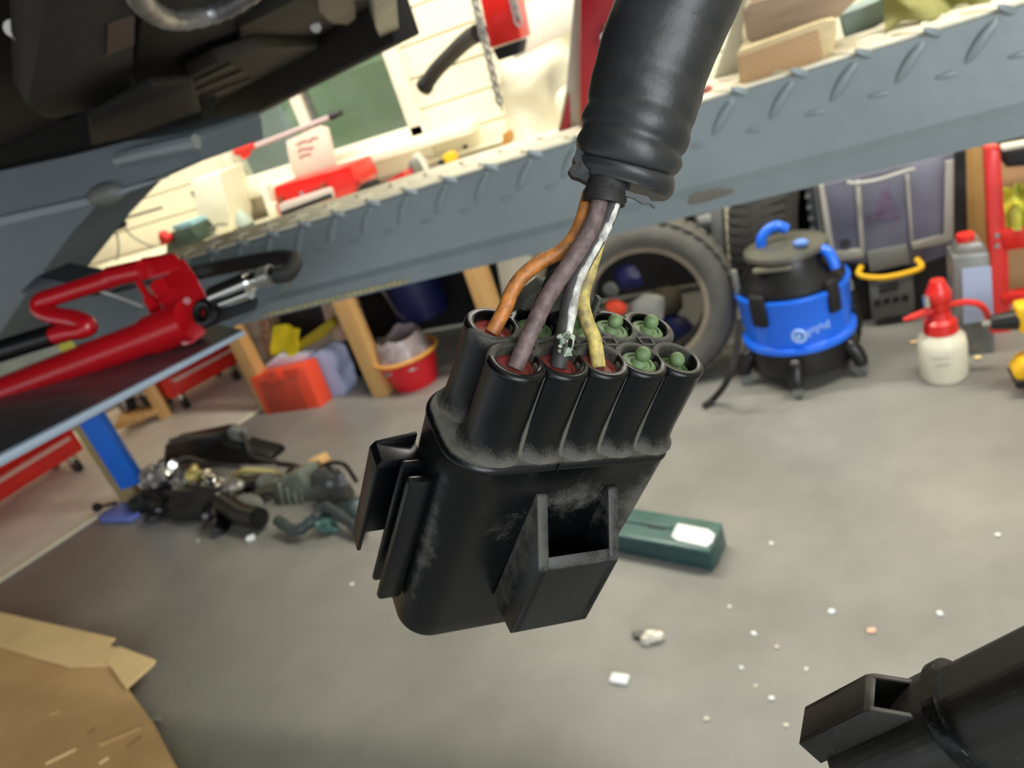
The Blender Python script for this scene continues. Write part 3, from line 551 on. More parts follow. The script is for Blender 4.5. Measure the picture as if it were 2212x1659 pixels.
# blue stand
fb = floorpt(262, 1105)
t = thing('blue_post', 'blue and timber post standing on a blue foot plate', 'post', fb)
pp = P(285, 1075, z=0.02); top = V((pp.x, pp.y, 1.05))
obj('timber_upright', B().box((pp.x, pp.y, .53), (.085, .06, 1.02), rot=(0, 0, .5), bev=.004), mat('dull_timber', (.62, .54, .37), .6, var=.12), t, world=True)
obj('blue_channel', B().box((pp.x + .068, pp.y + .0, .59), (.10, .07, .98), rot=(0, 0, .5), bev=.006), m_blue2, t, world=True)
obj('foot_plate', B().prism(PZ([(210, 1115), (262, 1080), (300, 1098), (300, 1108), (278, 1122), (215, 1122)], .02), (0, 0, -.018), bev=.004), mat('blue_foot', (.40, .48, .80), .5, var=.1), t, world=True)
obj('stub_axle', B().cyl(P(212, 1096, z=.04), P(250, 1086, z=.04), .008).sph(P(210, 1096, z=.04), .024), m_blackm, t, world=True)

# orange case and pale blue canister beside it
t = thing('orange_case', 'orange plastic carry case standing on its edge on the floor', 'case', floorpt(620, 895))
c0 = P(575, 895, z=0); yo = c0.y
def FY(l, y): return PY(l, y)
obj('shell', B().prism(PY([(538, 818), (655, 790), (694, 882), (690, 896), (664, 902), (577, 903)], yo), (.02, .10, 0), bev=.010), m_orange, t, world=True)
obj('front_panel', B().prism(PY([(556, 826), (640, 815), (668, 888), (584, 893)], yo - .004), (0, .01, 0), bev=.003), mat('orange_shade', (.74, .27, .18), .5, var=.05), t, world=True)
obj('latch', B().prism(PY([(566, 806), (600, 796), (606, 820), (592, 830), (575, 828)], yo - .012), (0, .02, 0), bev=.004), m_orange, t, world=True)
obj('latch', B().prism(PY([(610, 798), (640, 792), (643, 803), (612, 808)], yo - .010), (0, .02, 0), bev=.003), m_orange, t, world=True)
obj('latch_hole', B().cyl(P(588, 808, y=yo - .013), P(588, 808, y=yo), .012, n=12), mat('hole_brown', (.45, .12, .08), .7), t, world=True)
t = thing('canister', 'pale blue white plastic canister leaning behind the orange case', 'canister', P(690, 870, z=0))
obj('body', B().prism(PY([(652, 780), (690, 756), (716, 762), (728, 790), (728, 812), (746, 838), (744, 856), (722, 868), (702, 880), (680, 850), (660, 810)], yo + .11), (.02, .12, 0), bev=.016), m_pblue, t, world=True)
obj('ribbed_top', B().prism(PY([(572, 790), (600, 766), (626, 776), (640, 764), (664, 764), (664, 790), (572, 800)], yo + .10), (.02, .08, 0), bev=.010), mat('pale_lilac', (.82, .80, .86), .5, var=.1), t, world=True)
def yb_(u, v):
    a = P(582 + 60 * u, 770 - 60 * v + 5 * u, y=2.95); a.y += .07 * noise.noise(a * 9) + .05 * v; return a
t = obj('plastic_bag', B().grid(yb_, 14, 12, .004), m_yelbag); tag(t, 'crumpled bright yellow plastic bag behind the orange case', 'bag')
t = slab('yellow_strap', 'long dull yellow strap lying on the dark clutter under the bench', 'strap', [(630, 748), (712, 690), (722, 706), (700, 728), (640, 762)], 2.98, .05, mat('dull_yellow', (.66, .60, .08), .6, var=.2), .004)
t = slab('floral_box', 'pinkish patterned box standing behind the timber leg', 'box', [(688, 640), (726, 632), (748, 700), (760, 732), (722, 742), (704, 700)], 3.05, .18, mat('pinkish_pattern', (.78, .70, .60), .7, col2=(.60, .42, .36), scale=40), .006)
t = slab('patterned_bag', 'narrow floral bag beside the left timber leg', 'bag', [(556, 690), (576, 684), (598, 760), (584, 784), (570, 760)], 3.0, .1, mat('floral_pattern', (.72, .64, .50), .7, col2=(.50, .16, .12), scale=45), .006)
t = slab('dark_crate', 'dark storage box deep under the bench behind the yellow strap', 'box', [(596, 664), (690, 640), (716, 690), (640, 740), (604, 730)], 3.12, .2, mat('dark_brown_box', (.13, .10, .07), .7, var=.4), .01)
t = thing('old_battery', 'black car battery with dusty top beside the leg under the bench', 'battery', P(735, 835, y=3.0))
obj('case', B().prism(PY([(716, 740), (776, 712), (792, 800), (800, 846), (752, 860), (740, 800)], 3.16), (0, .16, 0), bev=.01), mat('dusty_black', (.12, .11, .10), .6, var=.4, scale=25), t, world=True)
obj('strip', B().prism(PY([(748, 842), (800, 830), (800, 836), (749, 850)], 3.14), (0, .03, 0)), m_dark2, t, world=True)
# red bucket
c = P(905, 835, y=2.98); t = thing('bucket', 'red bucket with orange yellow rim and a clear bag liner', 'bucket', (c.x, c.y, .0)); cb = c
rb = P(890, 758, y=2.98); hb = rb.z
obj('body', B().lathe([(0, 0), (.115, 0), (.165, hb), (.155, hb), (.106, .01), (0, .01)], (0, 0, 0), n=36), mat('bucket_red', (.82, .10, .15), .35), t)
obj('rim', B().tube([V((.168 * math.cos(k * PI / 8), .168 * math.sin(k * PI / 8), hb)) for k in range(16)], .011, closed=True, n=8), mat('rim_amber', (.82, .58, .26), .5), t)
def liner(u, v):
    th = u * 2 * PI; r = .150 * (1 - .25 * v) * (1 + .10 * noise.noise(V((math.cos(th) * 2, math.sin(th) * 2, v * 3)))); return V((r * math.cos(th), r * math.sin(th), hb - .05 + .15 * v + .05 * noise.noise(V((math.cos(th) * 1.5, math.sin(th) * 1.5, 5)))))
m_liner = mat('clear_bag', (.62, .57, .57), .25, var=.2, scale=14)
obj('bag_liner', B().grid(liner, 40, 8, .002), m_liner, t)
obj('contents', B().lump((-.02, 0, hb - .02), (.2, .2, .12), 4), mat('maroon_rag', (.40, .13, .16), .7), t)
t = obj('bag_tie', B().tube([P(818, 617, y=2.9), P(835, 642, y=2.9), P(858, 676, y=2.95), P(875, 690, y=2.98)], .006, n=6), mat('thin_grey', (.24, .235, .23), .5)); tag(t, 'thin dark grey strap hanging down to the red bucket', 'strap')
c = P(975, 830, y=3.39); t = thing('navy_drum', 'dark navy blue drum in the shadow under the bench', 'drum', (c.x, c.y, 0))
obj('body', B().lathe([(0, .22), (.15, .22), (.155, .25), (.155, .7), (.14, .73), (0, .73)], (0, 0, 0), n=28), m_navy, t); obj('hoop', B().lathe([(.155, .45), (.162, .46), (.162, .48), (.155, .49)], n=28), m_navy, t)
t = slab('white_box', 'white carton between the second timber leg and the wires', 'carton', [(1072, 568), (1105, 542), (1140, 545), (1160, 580), (1150, 640), (1096, 660), (1085, 640)], 3.0, .2, m_white, .005)
t = slab('grey_tin', 'pale tin standing on the white carton', 'tin', [(1160, 535), (1180, 530), (1185, 550), (1164, 556)], 3.0, .06, m_lgrey, .004)

# ================================================================== TYRES
def tyre(label, M, R_, w_, rin, m, nlug=44, tread=True, full=True):
    t = thing('tyre', label, 'tyre', M=M, group=None); h = w_ / 2
    prof = [(rin, -h * .62), (rin + .01, -h * .80), (rin + (R_ - rin) * .45, -h * 1.04), (R_ - .035, -h * .95), (R_ - .012, -h * .80), (R_, -h * .45), (R_, h * .45), (R_ - .012, h * .80), (R_ - .035, h * .95), (rin + (R_ - rin) * .45, h * 1.04), (rin + .01, h * .80), (rin, h * .62), (rin + .012, h * .5), (R_ - .03, h * .6), (R_ - .03, -h * .6), (rin + .012, -h * .5), (rin, -h * .62)]
    obj('carcass', B().lathe(prof, n=72), m, t, ang=50)
    for s in (-1, 1): obj('bead', B().lathe([(rin - .002, s * h * .60), (rin - .004, s * h * .78), (rin + .008, s * h * .85), (rin + .016, s * h * .84)], n=72), m_rim, t, ang=60, label='dusty tan bead ring')
    if tread:
        src = None
        for k in range(nlug):
            for s in (-1, 1):
                m_ = M4.Rotation(2 * PI * (k + (.25 if s > 0 else 0)) / nlug, 4, 'Z') @ M4.Translation((R_ - .002, 0, s * h * .5)) @ M4.Rotation(s * .25, 4, 'X')
                if src is None: src = obj('tread_block', B().box((0, 0, 0), (.009, 2 * PI * R_ / nlug * .80, h * .72), bev=.002, seg=1), m, t, local=m_, ang=None)
                else: piece(src, m_, t)
    return t
cT = P(1408, 690, y=2.70); axis = (V((.10, -1, .10))).normalized()
Rt = axis.to_track_quat('Z', 'Y').to_matrix().to_4x4()
rT = .335
cT.z = rT + .0
tyre('large worn grey tyre standing upright behind the connector', M4.Translation(cT) @ Rt, rT, .19, .222, m_rub)
cB = P(1670, 470, y=3.08); cB.z = .60
tyre('dark tyre with ribbed tread standing behind the blue vacuum', M4.Translation(V((P(1660, 520, y=3.13).x + .07, 3.13, .36))) @ V((1, -.25, 0)).normalized().to_track_quat('Z', 'Y').to_matrix().to_4x4(), .36, .25, .22, m_rubd, nlug=60)
# clutter seen through the tyre
for k, (px, py, s, m, lb, ct) in enumerate(((1400, 668, .10, m_lgrey, 'grey white rag seen through the upright tyre', 'rag'), (1330, 665, .06, m_orange, 'orange lump seen through the upright tyre', 'car part'), (1355, 600, .09, m_navy, 'navy tub seen high through the upright tyre', 'tub'), (1450, 720, .12, m_navy, 'navy cloth seen low through the upright tyre', 'cloth'), (1320, 625, .05, m_grey, 'small grey fitting seen through the upright tyre', 'fitting'), (1440, 650, .10, mat('khaki_bin', (.30, .27, .20), .7, var=.3), 'olive brown bin seen through the upright tyre', 'bin'))):
    c = P(px, py, y=3.05 + .03 * (k % 3)); o = obj(['rag', 'engine_part', 'tub', 'cloth', 'fitting', 'bin'][k], B().lump(c, (s * 1.5, s, s * 1.3), 31 + k), m); tag(o, lb, ct)
t = obj('wiper_hose', B().tube([P(1597, 690, y=2.45), P(1590, 760, y=2.4), P(1572, 820, y=2.35), P(1545, 858, z=.03), P(1520, 878, z=.012)], .012, n=8), m_blackm); tag(t, 'thin black hose curving round the right side of the upright tyre', 'hose')
t = thing('grey_bracket', 'grey plastic bracket bundle hanging above the upright tyre', 'bracket', P(1530, 500, y=2.9))
obj('frame', B().prism(PY([(1498, 462), (1560, 446), (1568, 560), (1578, 620), (1556, 620), (1545, 540), (1512, 540)], 2.9), (0, .08, 0), bev=.006), m_grey, t, world=True)
for k in range(3): obj('clip', B().prism(PY([(1506, 470 + 26 * k), (1534, 463 + 26 * k), (1537, 480 + 26 * k), (1510, 486 + 26 * k)], 2.89), (0, .03, 0), bev=.003), [m_lgrey, m_blackm, m_lgrey][k], t, world=True)
# perforated strip
t = thing('perforated_strut', 'dark steel strut with a row of round holes', 'strut', P(1752, 560, y=2.98))
obj('strut', B().prism(PY([(1738, 404), (1758, 400), (1786, 640), (1768, 644)], 2.96), (0, .03, 0), bev=.002), mat('strut_dark', (.13, .14, .16), .5), t, world=True)
for k in range(7):
    c = P(1745 + 3.3 * k, 424 + 24 * k, y=2.957); obj('hole_rim', B().cyl(c, c + V((0, .004, 0)), .010, n=12), m_grey, t, world=True)
obj('side_rail', B().prism(PY([(1758, 400), (1764, 399), (1794, 640), (1786, 641)], 2.95), (0, .03, 0)), m_grey, t, world=True)

# ================================================================== TALL TOOL CHEST
t = thing('tool_chest', 'tall black stacking tool chest with smoky clear front and yellow handle', 'tool chest', P(1910, 720, y=2.95)); yk = 2.95
obj('back_shell', B().prism(PY([(1766, 395), (2088, 318), (2092, 560), (2070, 700), (1850, 738), (1806, 700)], yk + .02), (0, .2, 0), bev=.01), mat('chest_black', (.11, .115, .12), .5, var=.15), t, world=True)
obj('clear_front', B().prism(PY([(1768, 402), (2062, 330), (2060, 536), (2055, 548), (1980, 575), (1802, 566), (1790, 540)], yk), (0, .03, 0), bev=.004), m_tint, t, world=True, label='smoky clear front panel')
for pts in (((1768, 402), (1780, 400), (1802, 545), (1862, 538), (1868, 550), (1862, 556), (1800, 566), (1790, 556)), ((1848, 392), (1858, 390), (1868, 550), (1858, 548)), ((1956, 380), (1964, 378), (1972, 520), (1968, 530)), ((2042, 350), (2060, 346), (2060, 516), (2050, 524), (1972, 540), (1968, 526), (2040, 508))):
    obj('rim', B().prism(PY(list(pts), yk - .015), (0, .02, 0), bev=.002), m_tintf, t, world=True)
obj('pull_bar', B().tube([P(1832, 394, y=yk - .03), P(1850, 396, y=yk - .05), P(1900, 388, y=yk - .05), P(1950, 372, y=yk - .05), P(1974, 366, y=yk - .03)], .008, n=8), m_lgrey, t, world=True)
obj('printed_mark', B().prism(PY([(1905, 412), (1918, 405), (1938, 460), (1942, 468), (1880, 478), (1876, 468), (1892, 462)], yk - .003), (0, .004, 0)), mat('lilac_print', (.42, .36, .44), .6, var=.3, scale=60), t, world=True, label='faded lilac cone shaped mark')
obj('round_badge', B().cyl(P(1826, 526, y=yk - .006), P(1826, 526, y=yk), .019, n=20), m_black, t, world=True)
obj('latch_plate', B().prism(PY([(1872, 546), (1960, 530), (1965, 570), (1880, 590)], yk - .02), (0, .03, 0), bev=.004), m_grey, t, world=True)
obj('yellow_handle', B().tube([P(1860, 576, y=yk - .01), P(1856, 594, y=yk - .05), P(1900, 600, y=yk - .06), P(1950, 592, y=yk - .06), P(1990, 578, y=yk - .05), P(1980, 560, y=yk - .01)], .011, n=10), m_yel, t, world=True)
t = thing('organiser_box', 'grey organiser case with small square windows below the yellow handle', 'organiser', P(1930, 690, y=yk - .05))
obj('case', B().prism(PY([(1876, 612), (1972, 592), (1978, 668), (1965, 680), (1884, 692)], yk - .06), (0, .06, 0), bev=.006), mat('organiser_grey', (.36, .365, .34), .5, var=.2, scale=30), t, world=True)
for k in range(4): obj('window', B().prism(PY([(1888 + 20 * k, 650 - 3.5 * k), (1902 + 20 * k, 647 - 3.5 * k), (1903 + 20 * k, 659 - 3.5 * k), (1889 + 20 * k, 662 - 3.5 * k)], yk - .065), (0, .01, 0)), m_blackm, t, world=True)
for k in range(2): obj('slot', B().prism(PY([(1900, 618 + 10 * k), (1940, 609 + 10 * k), (1941, 614 + 10 * k), (1901, 623 + 10 * k)], yk - .065), (0, .01, 0)), m_blackm, t, world=True)
t = slab('backing_board', 'matt black board behind the tool chest and the red racking', 'board', [(1600, 430), (2100, 310), (2110, 700), (1820, 740), (1600, 720)], 3.50, .03, m_blackm)
# red racking right
t = thing('red_racking', 'bright red steel racking frame with bolts at the right edge', 'rack', P(2180, 700, y=2.75)); yq = 2.72
obj('upright', B().prism(PY([(2128, 320), (2160, 316), (2178, 560), (2186, 760), (2150, 766), (2146, 650), (2136, 500)], yq), (0, .05, 0), bev=.003), m_red2, t, world=True)
obj('shelf_beam', B().prism(PY([(2160, 500), (2330, 470), (2330, 500), (2332, 520), (2172, 542)], yq - .005), (0, .05, 0), bev=.003), m_red2, t, world=True)
obj('shelf_beam', B().prism(PY([(2160, 640), (2330, 616), (2332, 636), (2170, 660)], yq - .005), (0, .05, 0), bev=.003), m_red2, t, world=True)
obj('shelf_beam', B().prism(PY([(2150, 728), (2330, 700), (2332, 735), (2152, 764)], yq - .005), (0, .05, 0), bev=.003), m_dred, t, world=True)
for px, py in ((2154, 508), (2154, 531), (2164, 727), (2164, 748)): obj('bolt', B().cyl(P(px, py, y=yq - .012), P(px, py, y=yq), .008, n=8), m_chrome, t, world=True)
t = slab('back_board', 'plain tan board behind the red racking', 'board', [(2160, 350), (2330, 320), (2332, 700), (2178, 700)], 2.95, .02, mat('tan_board', (.70, .55, .38), .7, var=.06))
t = slab('racking_top_tray', 'black tray with a white front edge on the upper racking level', 'tray', [(2172, 328), (2330, 300), (2330, 350), (2174, 362)], 2.74, .16, m_blackm)
t = slab('white_strip', 'white strip light lying on the black tray', 'strip light', [(2164, 316), (2330, 286), (2330, 296), (2166, 327)], 2.66, .03, m_white)
def gl(u, v):
    a = P(2168 + 110 * u, 500 - 80 * v - 15 * u, y=2.72); a.y += .06 * noise.noise(a * 14) + .05 * v + .02 * math.sin(u * 18); return a
t = obj('work_gloves', B().grid(gl, 20, 14, .006), mat('lime_yellow', (.88, .86, .28), .7, col2=(.62, .64, .30), scale=20)); tag(t, 'lime yellow work gloves heaped on the red racking', 'gloves')
# tin container with red cap
c = P(2105, 760, y=2.62); t = thing('solvent_tin', 'tall rectangular metal tin with pale blue label and red cap', 'tin', (c.x, c.y, 0)); yz = 2.58
obj('tin_body', B().prism(PY([(2056, 556), (2138, 545), (2150, 760), (2142, 776), (2070, 786), (2062, 770)], yz), (0, .12, 0), bev=.008), mat('tin_metal', (.50, .51, .50), .35, metal=.5, var=.2, scale=12), t, world=True)
obj('tin_shoulder', B().prism(PY([(2056, 556), (2075, 530), (2120, 522), (2138, 545)], yz + .02), (0, .09, 0), bev=.008), m_steel, t, world=True)
obj('tin_label', B().prism(PY([(2078, 582), (2141, 576), (2147, 690), (2082, 700)], yz - .004), (0, .003, 0)), m_lblue, t, world=True, label='pale blue paper label')
cc = P(2086, 524, y=yz + .06); obj('red_cap', B().lathe([(0, .03), (.026, .03), (.028, .02), (.024, .0), (.018, -.05), (0, -.05)], cc, n=18), m_red2, t, world=True)
# spray bottle
c = P(2040, 812, z=0); t = thing('spray_bottle', 'milky pump spray bottle with red head and trigger', 'spray bottle', (c.x, c.y, 0))
obj('bottle', B().lathe([(0, 0), (.062, 0), (.070, .012), (.071, .12), (.066, .15), (.045, .17), (.045, .185), (0, .185)], n=36), m_bottle, t, ang=50)
for k in range(2): obj('printed_line', B().box((-.012 + .004 * k, -.0715, .105 - .025 * k), (.05 - .014 * k, .002, .006)), mat('faint_print', (.68, .67, .62), .7), t, label='faint grey print')
obj('collar', B().lathe([(.047, .165), (.051, .17), (.047, .205), (.035, .215), (.03, .24), (0, .24)], n=28), m_red2, t)
obj('pump_column', B().lathe([(.022, .22), (.022, .27), (.036, .28), (.038, .30), (.032, .315), (.026, .33), (.02, .345), (0, .345)], n=24), m_red2, t)
obj('nozzle', B().cyl((-.02, -.01, .25), (-.085, -.02, .238), .014, .010).cyl((-.085, -.02, .238), (-.105, -.022, .235), .008, .006), m_red2, t)
obj('trigger', B().tube([V((.02, 0, .255)), V((.075, 0, .255)), V((.115, 0, .235)), V((.135, 0, .18)), V((.145, 0, .14))], .010, n=8), m_red2, t)
obj('brass_fitting', B().cyl((-.035, -.02, .27), (-.035, -.02, .305), .012, n=12), m_chrome, t)
# cordless drill at right edge
t = thing('cordless_drill', 'yellow and black cordless drill lying at the right edge', 'drill', P(2200, 700, y=2.3)); yd = 2.35
obj('chuck', B().cyl(P(2140, 697, y=yd), P(2198, 690, y=yd), .022, .032, n=20), m_black, t, world=True)
obj('bit', B().cyl(P(2121, 700, y=yd), P(2142, 697, y=yd), .009, n=10), m_chrome, t, world=True)
obj('motor_housing', B().prism(PY([(2196, 668), (2280, 655), (2290, 730), (2200, 722)], yd - .03), (0, .07, 0), bev=.012), m_yel, t, world=True)
obj('grip', B().prism(PY([(2222, 720), (2262, 720), (2270, 790), (2230, 790)], yd - .02), (0, .05, 0), bev=.01), m_blackm, t, world=True)
t = thing('battery_tool', 'yellow tool with black battery foot standing at the right edge on the floor', 'power tool', P(2205, 830, z=0))
obj('yellow_body', B().prism(PY([(2188, 812), (2208, 785), (2290, 770), (2290, 825), (2200, 828)], 2.28), (0, .08, 0), bev=.01), m_yel, t, world=True)
obj('battery', B().prism(PY([(2190, 826), (2290, 812), (2290, 838), (2196, 842)], 2.27), (0, .10, 0), bev=.006), m_black, t, world=True)

# ================================================================== VACUUM
c = P(1738, 800, z=0); vy = -.18
t = thing('vacuum_cleaner', 'blue and black wet and dry vacuum cleaner on casters', 'vacuum cleaner', (c.x, c.y + .02, 0), vy)
obj('base', B().lathe([(0, .045), (.15, .045), (.185, .06), (.190, .10), (.186, .165), (0, .165)], n=48), m_black, t, ang=50)
obj('drum', B().lathe([(.186, .150), (.196, .155), (.196, .172), (.180, .180), (.186, .24), (.192, .335), (.197, .345), (.194, .355), (0, .355)], n=56), m_blue, t, ang=45)
obj('motor_head', B().lathe([(.180, .350), (.182, .37), (.165, .40), (.135, .44), (.128, .47), (0, .47)], n=40), m_black, t)
obj('top_lid', B().lathe([(.130, .468), (.142, .476), (.138, .49), (.10, .505), (.04, .513), (0, .513)], n=36), mat('lid_grey', (.30, .30, .27), .4), t, label='dusty dark grey lid')
obj('lid_band', B().box((-.02, -.128, .455), (.13, .02, .018), bev=.006), mat('tan_grey', (.46, .44, .38), .5), t)
obj('carry_handle', B().tube([V((-.07, -.03, .50)), V((-.065, -.03, .535)), V((-.04, -.02, .560)), V((-.01, -.01, .565)), V((.015, 0, .545))], .018, n=12), m_blue, t, ang=60)
obj('switch', B().sph((.07, -.07, .515), .018, (1.5, 1, .8)), mat('pale_blue', (.40, .55, .85), .4), t)
obj('hose_elbow', B().tube([V((.115, -.03, .475)), V((.145, -.05, .465)), V((.16, -.06, .435)), V((.165, -.065, .41))], .018, n=12), m_blue, t, ang=60)
obj('latch', B().box((-.075, -.178, .325), (.062, .03, .12), rot=(0, 0, -.4), bev=.014), m_blackm, t)
obj('latch', B().box((.155, -.11, .33), (.05, .03, .12), rot=(0, 0, .95), bev=.014), m_blackm, t)
obj('side_clip', B().box((-.165, -.08, .40), (.03, .02, .10), rot=(0, 0, -1.1), bev=.006), m_grey, t)
obj('round_logo', B().tube([V((.045 + .021 * math.cos(j * PI / 5), -.186 + .004 * abs(math.cos(j * PI / 5)), .225 + .021 * math.sin(j * PI / 5))) for j in range(10)], .006, closed=True, n=6).cyl((.045, -.190, .225), (.045, -.184, .225), .009), mat('logo_pale', (.66, .80, .98), .5), t, label='round pale ring emblem')
lt = B()
for k in range(6):
    th = -PI / 2 + .42 + k * .072; lt.box((.188 * math.cos(th), .188 * math.sin(th), .228 + .002 * k + (.006 if k in (1, 3) else 0)), (.004, .0055, .028 if k in (0, 2, 5) else .018), rot=(0, 0, th), bev=.001)
obj('brand_lettering', lt, mat('logo_pale2', (.66, .80, .98), .5), t, label='short row of pale letters beside the ring')
for k in range(5):
    th = -PI / 2 + .1 + (k - 2) * 1.15; p = V((.185 * math.cos(th), .185 * math.sin(th), 0))
    fo = obj('caster_foot', B().tube([V((.15 * math.cos(th), .15 * math.sin(th), .12)), V((.19 * math.cos(th), .19 * math.sin(th), .11)), V((.215 * math.cos(th), .215 * math.sin(th), .07)), V((.22 * math.cos(th), .22 * math.sin(th), .045))], (.032, .022), n=12), m_black, t, ang=60)
    obj('wheel', B().cyl(V((.215 * math.cos(th) - .014 * math.sin(th), .215 * math.sin(th) + .014 * math.cos(th), .025)), V((.215 * math.cos(th) + .014 * math.sin(th), .215 * math.sin(th) - .014 * math.cos(th), .025)), .025, n=16), m_grey, fo)
t = thing('hose_attachment', 'grey ribbed hose end leaning against the right of the vacuum', 'hose', P(1835, 660, y=2.75))
obj('hose', B().tube([P(1815, 612, y=2.72), P(1828, 622, y=2.7), P(1842, 655, y=2.7), P(1850, 700, y=2.7), P(1845, 735, y=2.7)], .022, n=12, rf=lambda f, th: .020 + .002 * math.sin(f * 120)), m_black, t, world=True)
obj('nozzle_tip', B().cyl(P(1828, 608, y=2.68), P(1832, 625, y=2.68), .02), m_grey, t, world=True)

# ================================================================== PILE OF ENGINE PARTS
def pz(px, py, z): return P(px, py, z=z)
t = thing('radiator_frame', 'long black car radiator frame on top of the parts pile', 'car part', pz(480, 1000, 0.05))
obj('main_bar', B().prism(PY([(356, 960), (470, 938), (480, 962), (580, 985), (590, 1005), (560, 1012), (440, 1000), (350, 1006)], 2.32), (.02, .10, 0), bev=.008), m_black, t, world=True)
obj('arm', B().tube([P(368, 952, y=2.35), P(400, 944, y=2.35), P(450, 940, y=2.35), P(492, 932, y=2.4)], .012, n=8), mat('dusty_grey_black', (.30, .30, .28), .5, var=.3), t, world=True)
obj('arm', B().tube([P(520, 935, y=2.38), P(532, 955, y=2.35), P(548, 985, y=2.32), P(600, 1000, y=2.3)], .013, n=8), m_dark2, t, world=True)
obj('bracket', B().prism(PY([(470, 945), (495, 925), (525, 938), (538, 975), (500, 980)], 2.37), (0, .05, 0), bev=.005), m_grey, t, world=True)
obj('end_lug', B().lump(P(355, 1002, y=2.3), (.07, .05, .06), 4), m_black, t, world=True)
specs = [((340, 1030), .10, m_steel, 'bright alloy casting at the left end of the parts pile', 5), ((378, 1026), .085, m_chrome, 'shiny ribbed metal bracket in the parts pile', 6), ((420, 1032), .07, mat('brassy', (.72, .66, .42), .35, metal=.6, var=.2), 'brassy pale pipe union in the middle of the pile', 7),
         ((395, 1055), .09, m_steel, 'scratched alloy housing low in the pile', 8), ((460, 1040), .08, m_chrome, 'pair of bright bolts beside the white pipe', 9), ((500, 1052), .06, m_steel, 'small round alloy flange in the pile', 10), ((470, 1080), .05, m_lgrey, 'small pale fitting at the front of the pile', 11)]
for (px, py), s, m, lb, sd in specs:
    c = P(px, py, y=2.02 + (1060 - py) * .002); t = thing('alloy_part', lb, 'car part', c)
    obj('casting', B().lump(c, (s * 1.5, s, s * .9), sd, amp=.5, sub=3, rot=(0, .3 * sd, sd)), m, t, world=True, ang=25)
    obj('stud', B().cyl(c + V((-s * .3, -s * .4, 0)), c + V((s * .1, -s * .75, s * .3)), s * .13, n=8).cyl(c + V((s * .4, -s * .4, -.2 * s)), c + V((s * .5, -s * .7, 0)), s * .16, n=8), m_steel, t, world=True)
t = obj('metal_pipe', B().tube([P(505, 1030, y=2.2), P(530, 1017, y=2.2), P(575, 1020, y=2.2), P(600, 1024, y=2.2)], .016, n=10), mat('cream_pipe', (.80, .76, .52), .4, metal=.3, var=.2)); tag(t, 'pale cream metal pipe lying across the pile', 'pipe')
t = obj('metal_pipe', B().tube([P(308, 1017, y=2.25), P(335, 1018, y=2.22), P(368, 1030, y=2.2)], .014, n=10), mat('cream_pipe2', (.78, .76, .58), .4, metal=.3, var=.2)); tag(t, 'short pale pipe at the left of the pile', 'pipe')
t = thing('black_housing', 'big dark plastic air filter housing at the front of the pile', 'car part', P(420, 1090, z=.02))
obj('shell', B().lump(P(420, 1088, z=.05), (.30, .16, .12), 12, amp=.35, sub=3), m_blackm, t, world=True).data.materials[0] = m_blackm
obj('duct', B().tube([P(480, 1085, z=.08), P(520, 1110, z=.06), P(560, 1120, z=.06)], .045, n=14), m_black, t, world=True)
obj('strap', B().tube([P(330, 1065, z=.1), P(350, 1090, z=.06), P(345, 1110, z=.03)], .01, n=6), m_blackm, t, world=True)
t = thing('black_drum_part', 'round black canister in the centre of the pile', 'car part', P(545, 1070, z=.05))
obj('canister', B().cyl(P(515, 1062, y=2.12), P(575, 1050, y=2.12), .055, n=24), m_black, t, world=True); obj('cap', B().cyl(P(575, 1050, y=2.12), P(583, 1048, y=2.12), .058, n=24), m_grey, t, world=True)
t = thing('ribbed_cover', 'green grey ribbed plastic cover leaning at the right of the pile', 'car part', P(630, 1130, z=.02)); m_gg = mat('green_grey', (.38, .40, .35), .5, var=.25, scale=14)
obj('cover', B().prism(PY([(592, 1040), (640, 1020), (668, 1060), (700, 1100), (662, 1130), (640, 1148), (600, 1112), (585, 1070)], 1.98), (.04, .09, 0), bev=.01), m_gg, t, world=True)
for k in range(4): obj('rib', B().cyl(P(604 + 16 * k, 1052 + 9 * k - 6, y=1.972), P(614 + 17 * k, 1100 + 6 * k, y=1.972), .008, n=8), mat('green_light', (.50, .52, .46), .5), t, world=True)
obj('edge_lip', B().tube([P(540, 1085, y=2.0), P(580, 1102, y=1.97), P(612, 1118, y=1.95), P(640, 1148, y=1.95), P(680, 1122, y=1.95)], .010, n=8), m_gg, t, world=True)
t = thing('hub_casting', 'dark round hub with sprigs of wire at the right of the pile', 'car part', P(740, 1110, z=.02))
obj('hub', B().lump(P(728, 1060, y=1.98), (.17, .12, .20), 14, amp=.5, sub=3), mat('hub_dark', (.24, .24, .22), .5, var=.4, scale=30), t, world=True)
obj('base', B().lump(P(760, 1105, y=1.9), (.16, .12, .10), 15, amp=.4, sub=3), mat('hub_teal', (.20, .26, .26), .4, var=.3, scale=20), t, world=True)
for k, (px, py) in enumerate(((712, 1045), (738, 1030), (742, 1042))): obj('port', B().cyl(P(px, py, y=1.90), P(px, py, y=1.95), .014, n=12), m_black, t, world=True)
obj('lever', B().tube([P(600, 1002, y=2.2), P(640, 1008, y=2.15), P(670, 1030, y=2.1), P(700, 1040, y=2.05)], .013, n=8), m_black, t, world=True)
obj('ring', B().tube([P(634 + 14 * math.cos(k * PI / 4), 1026 + 14 * math.sin(k * PI / 4), y=2.05) for k in range(8)], .009, closed=True, n=8), m_black, t, world=True)
t = slab('tan_block', 'small tan block on top of the right end of the pile', 'block', [(658, 1004), (690, 992), (700, 1008), (696, 1028), (672, 1030)], 2.1, .06, mat('tan', (.84, .68, .46), .7, var=.15), .006)
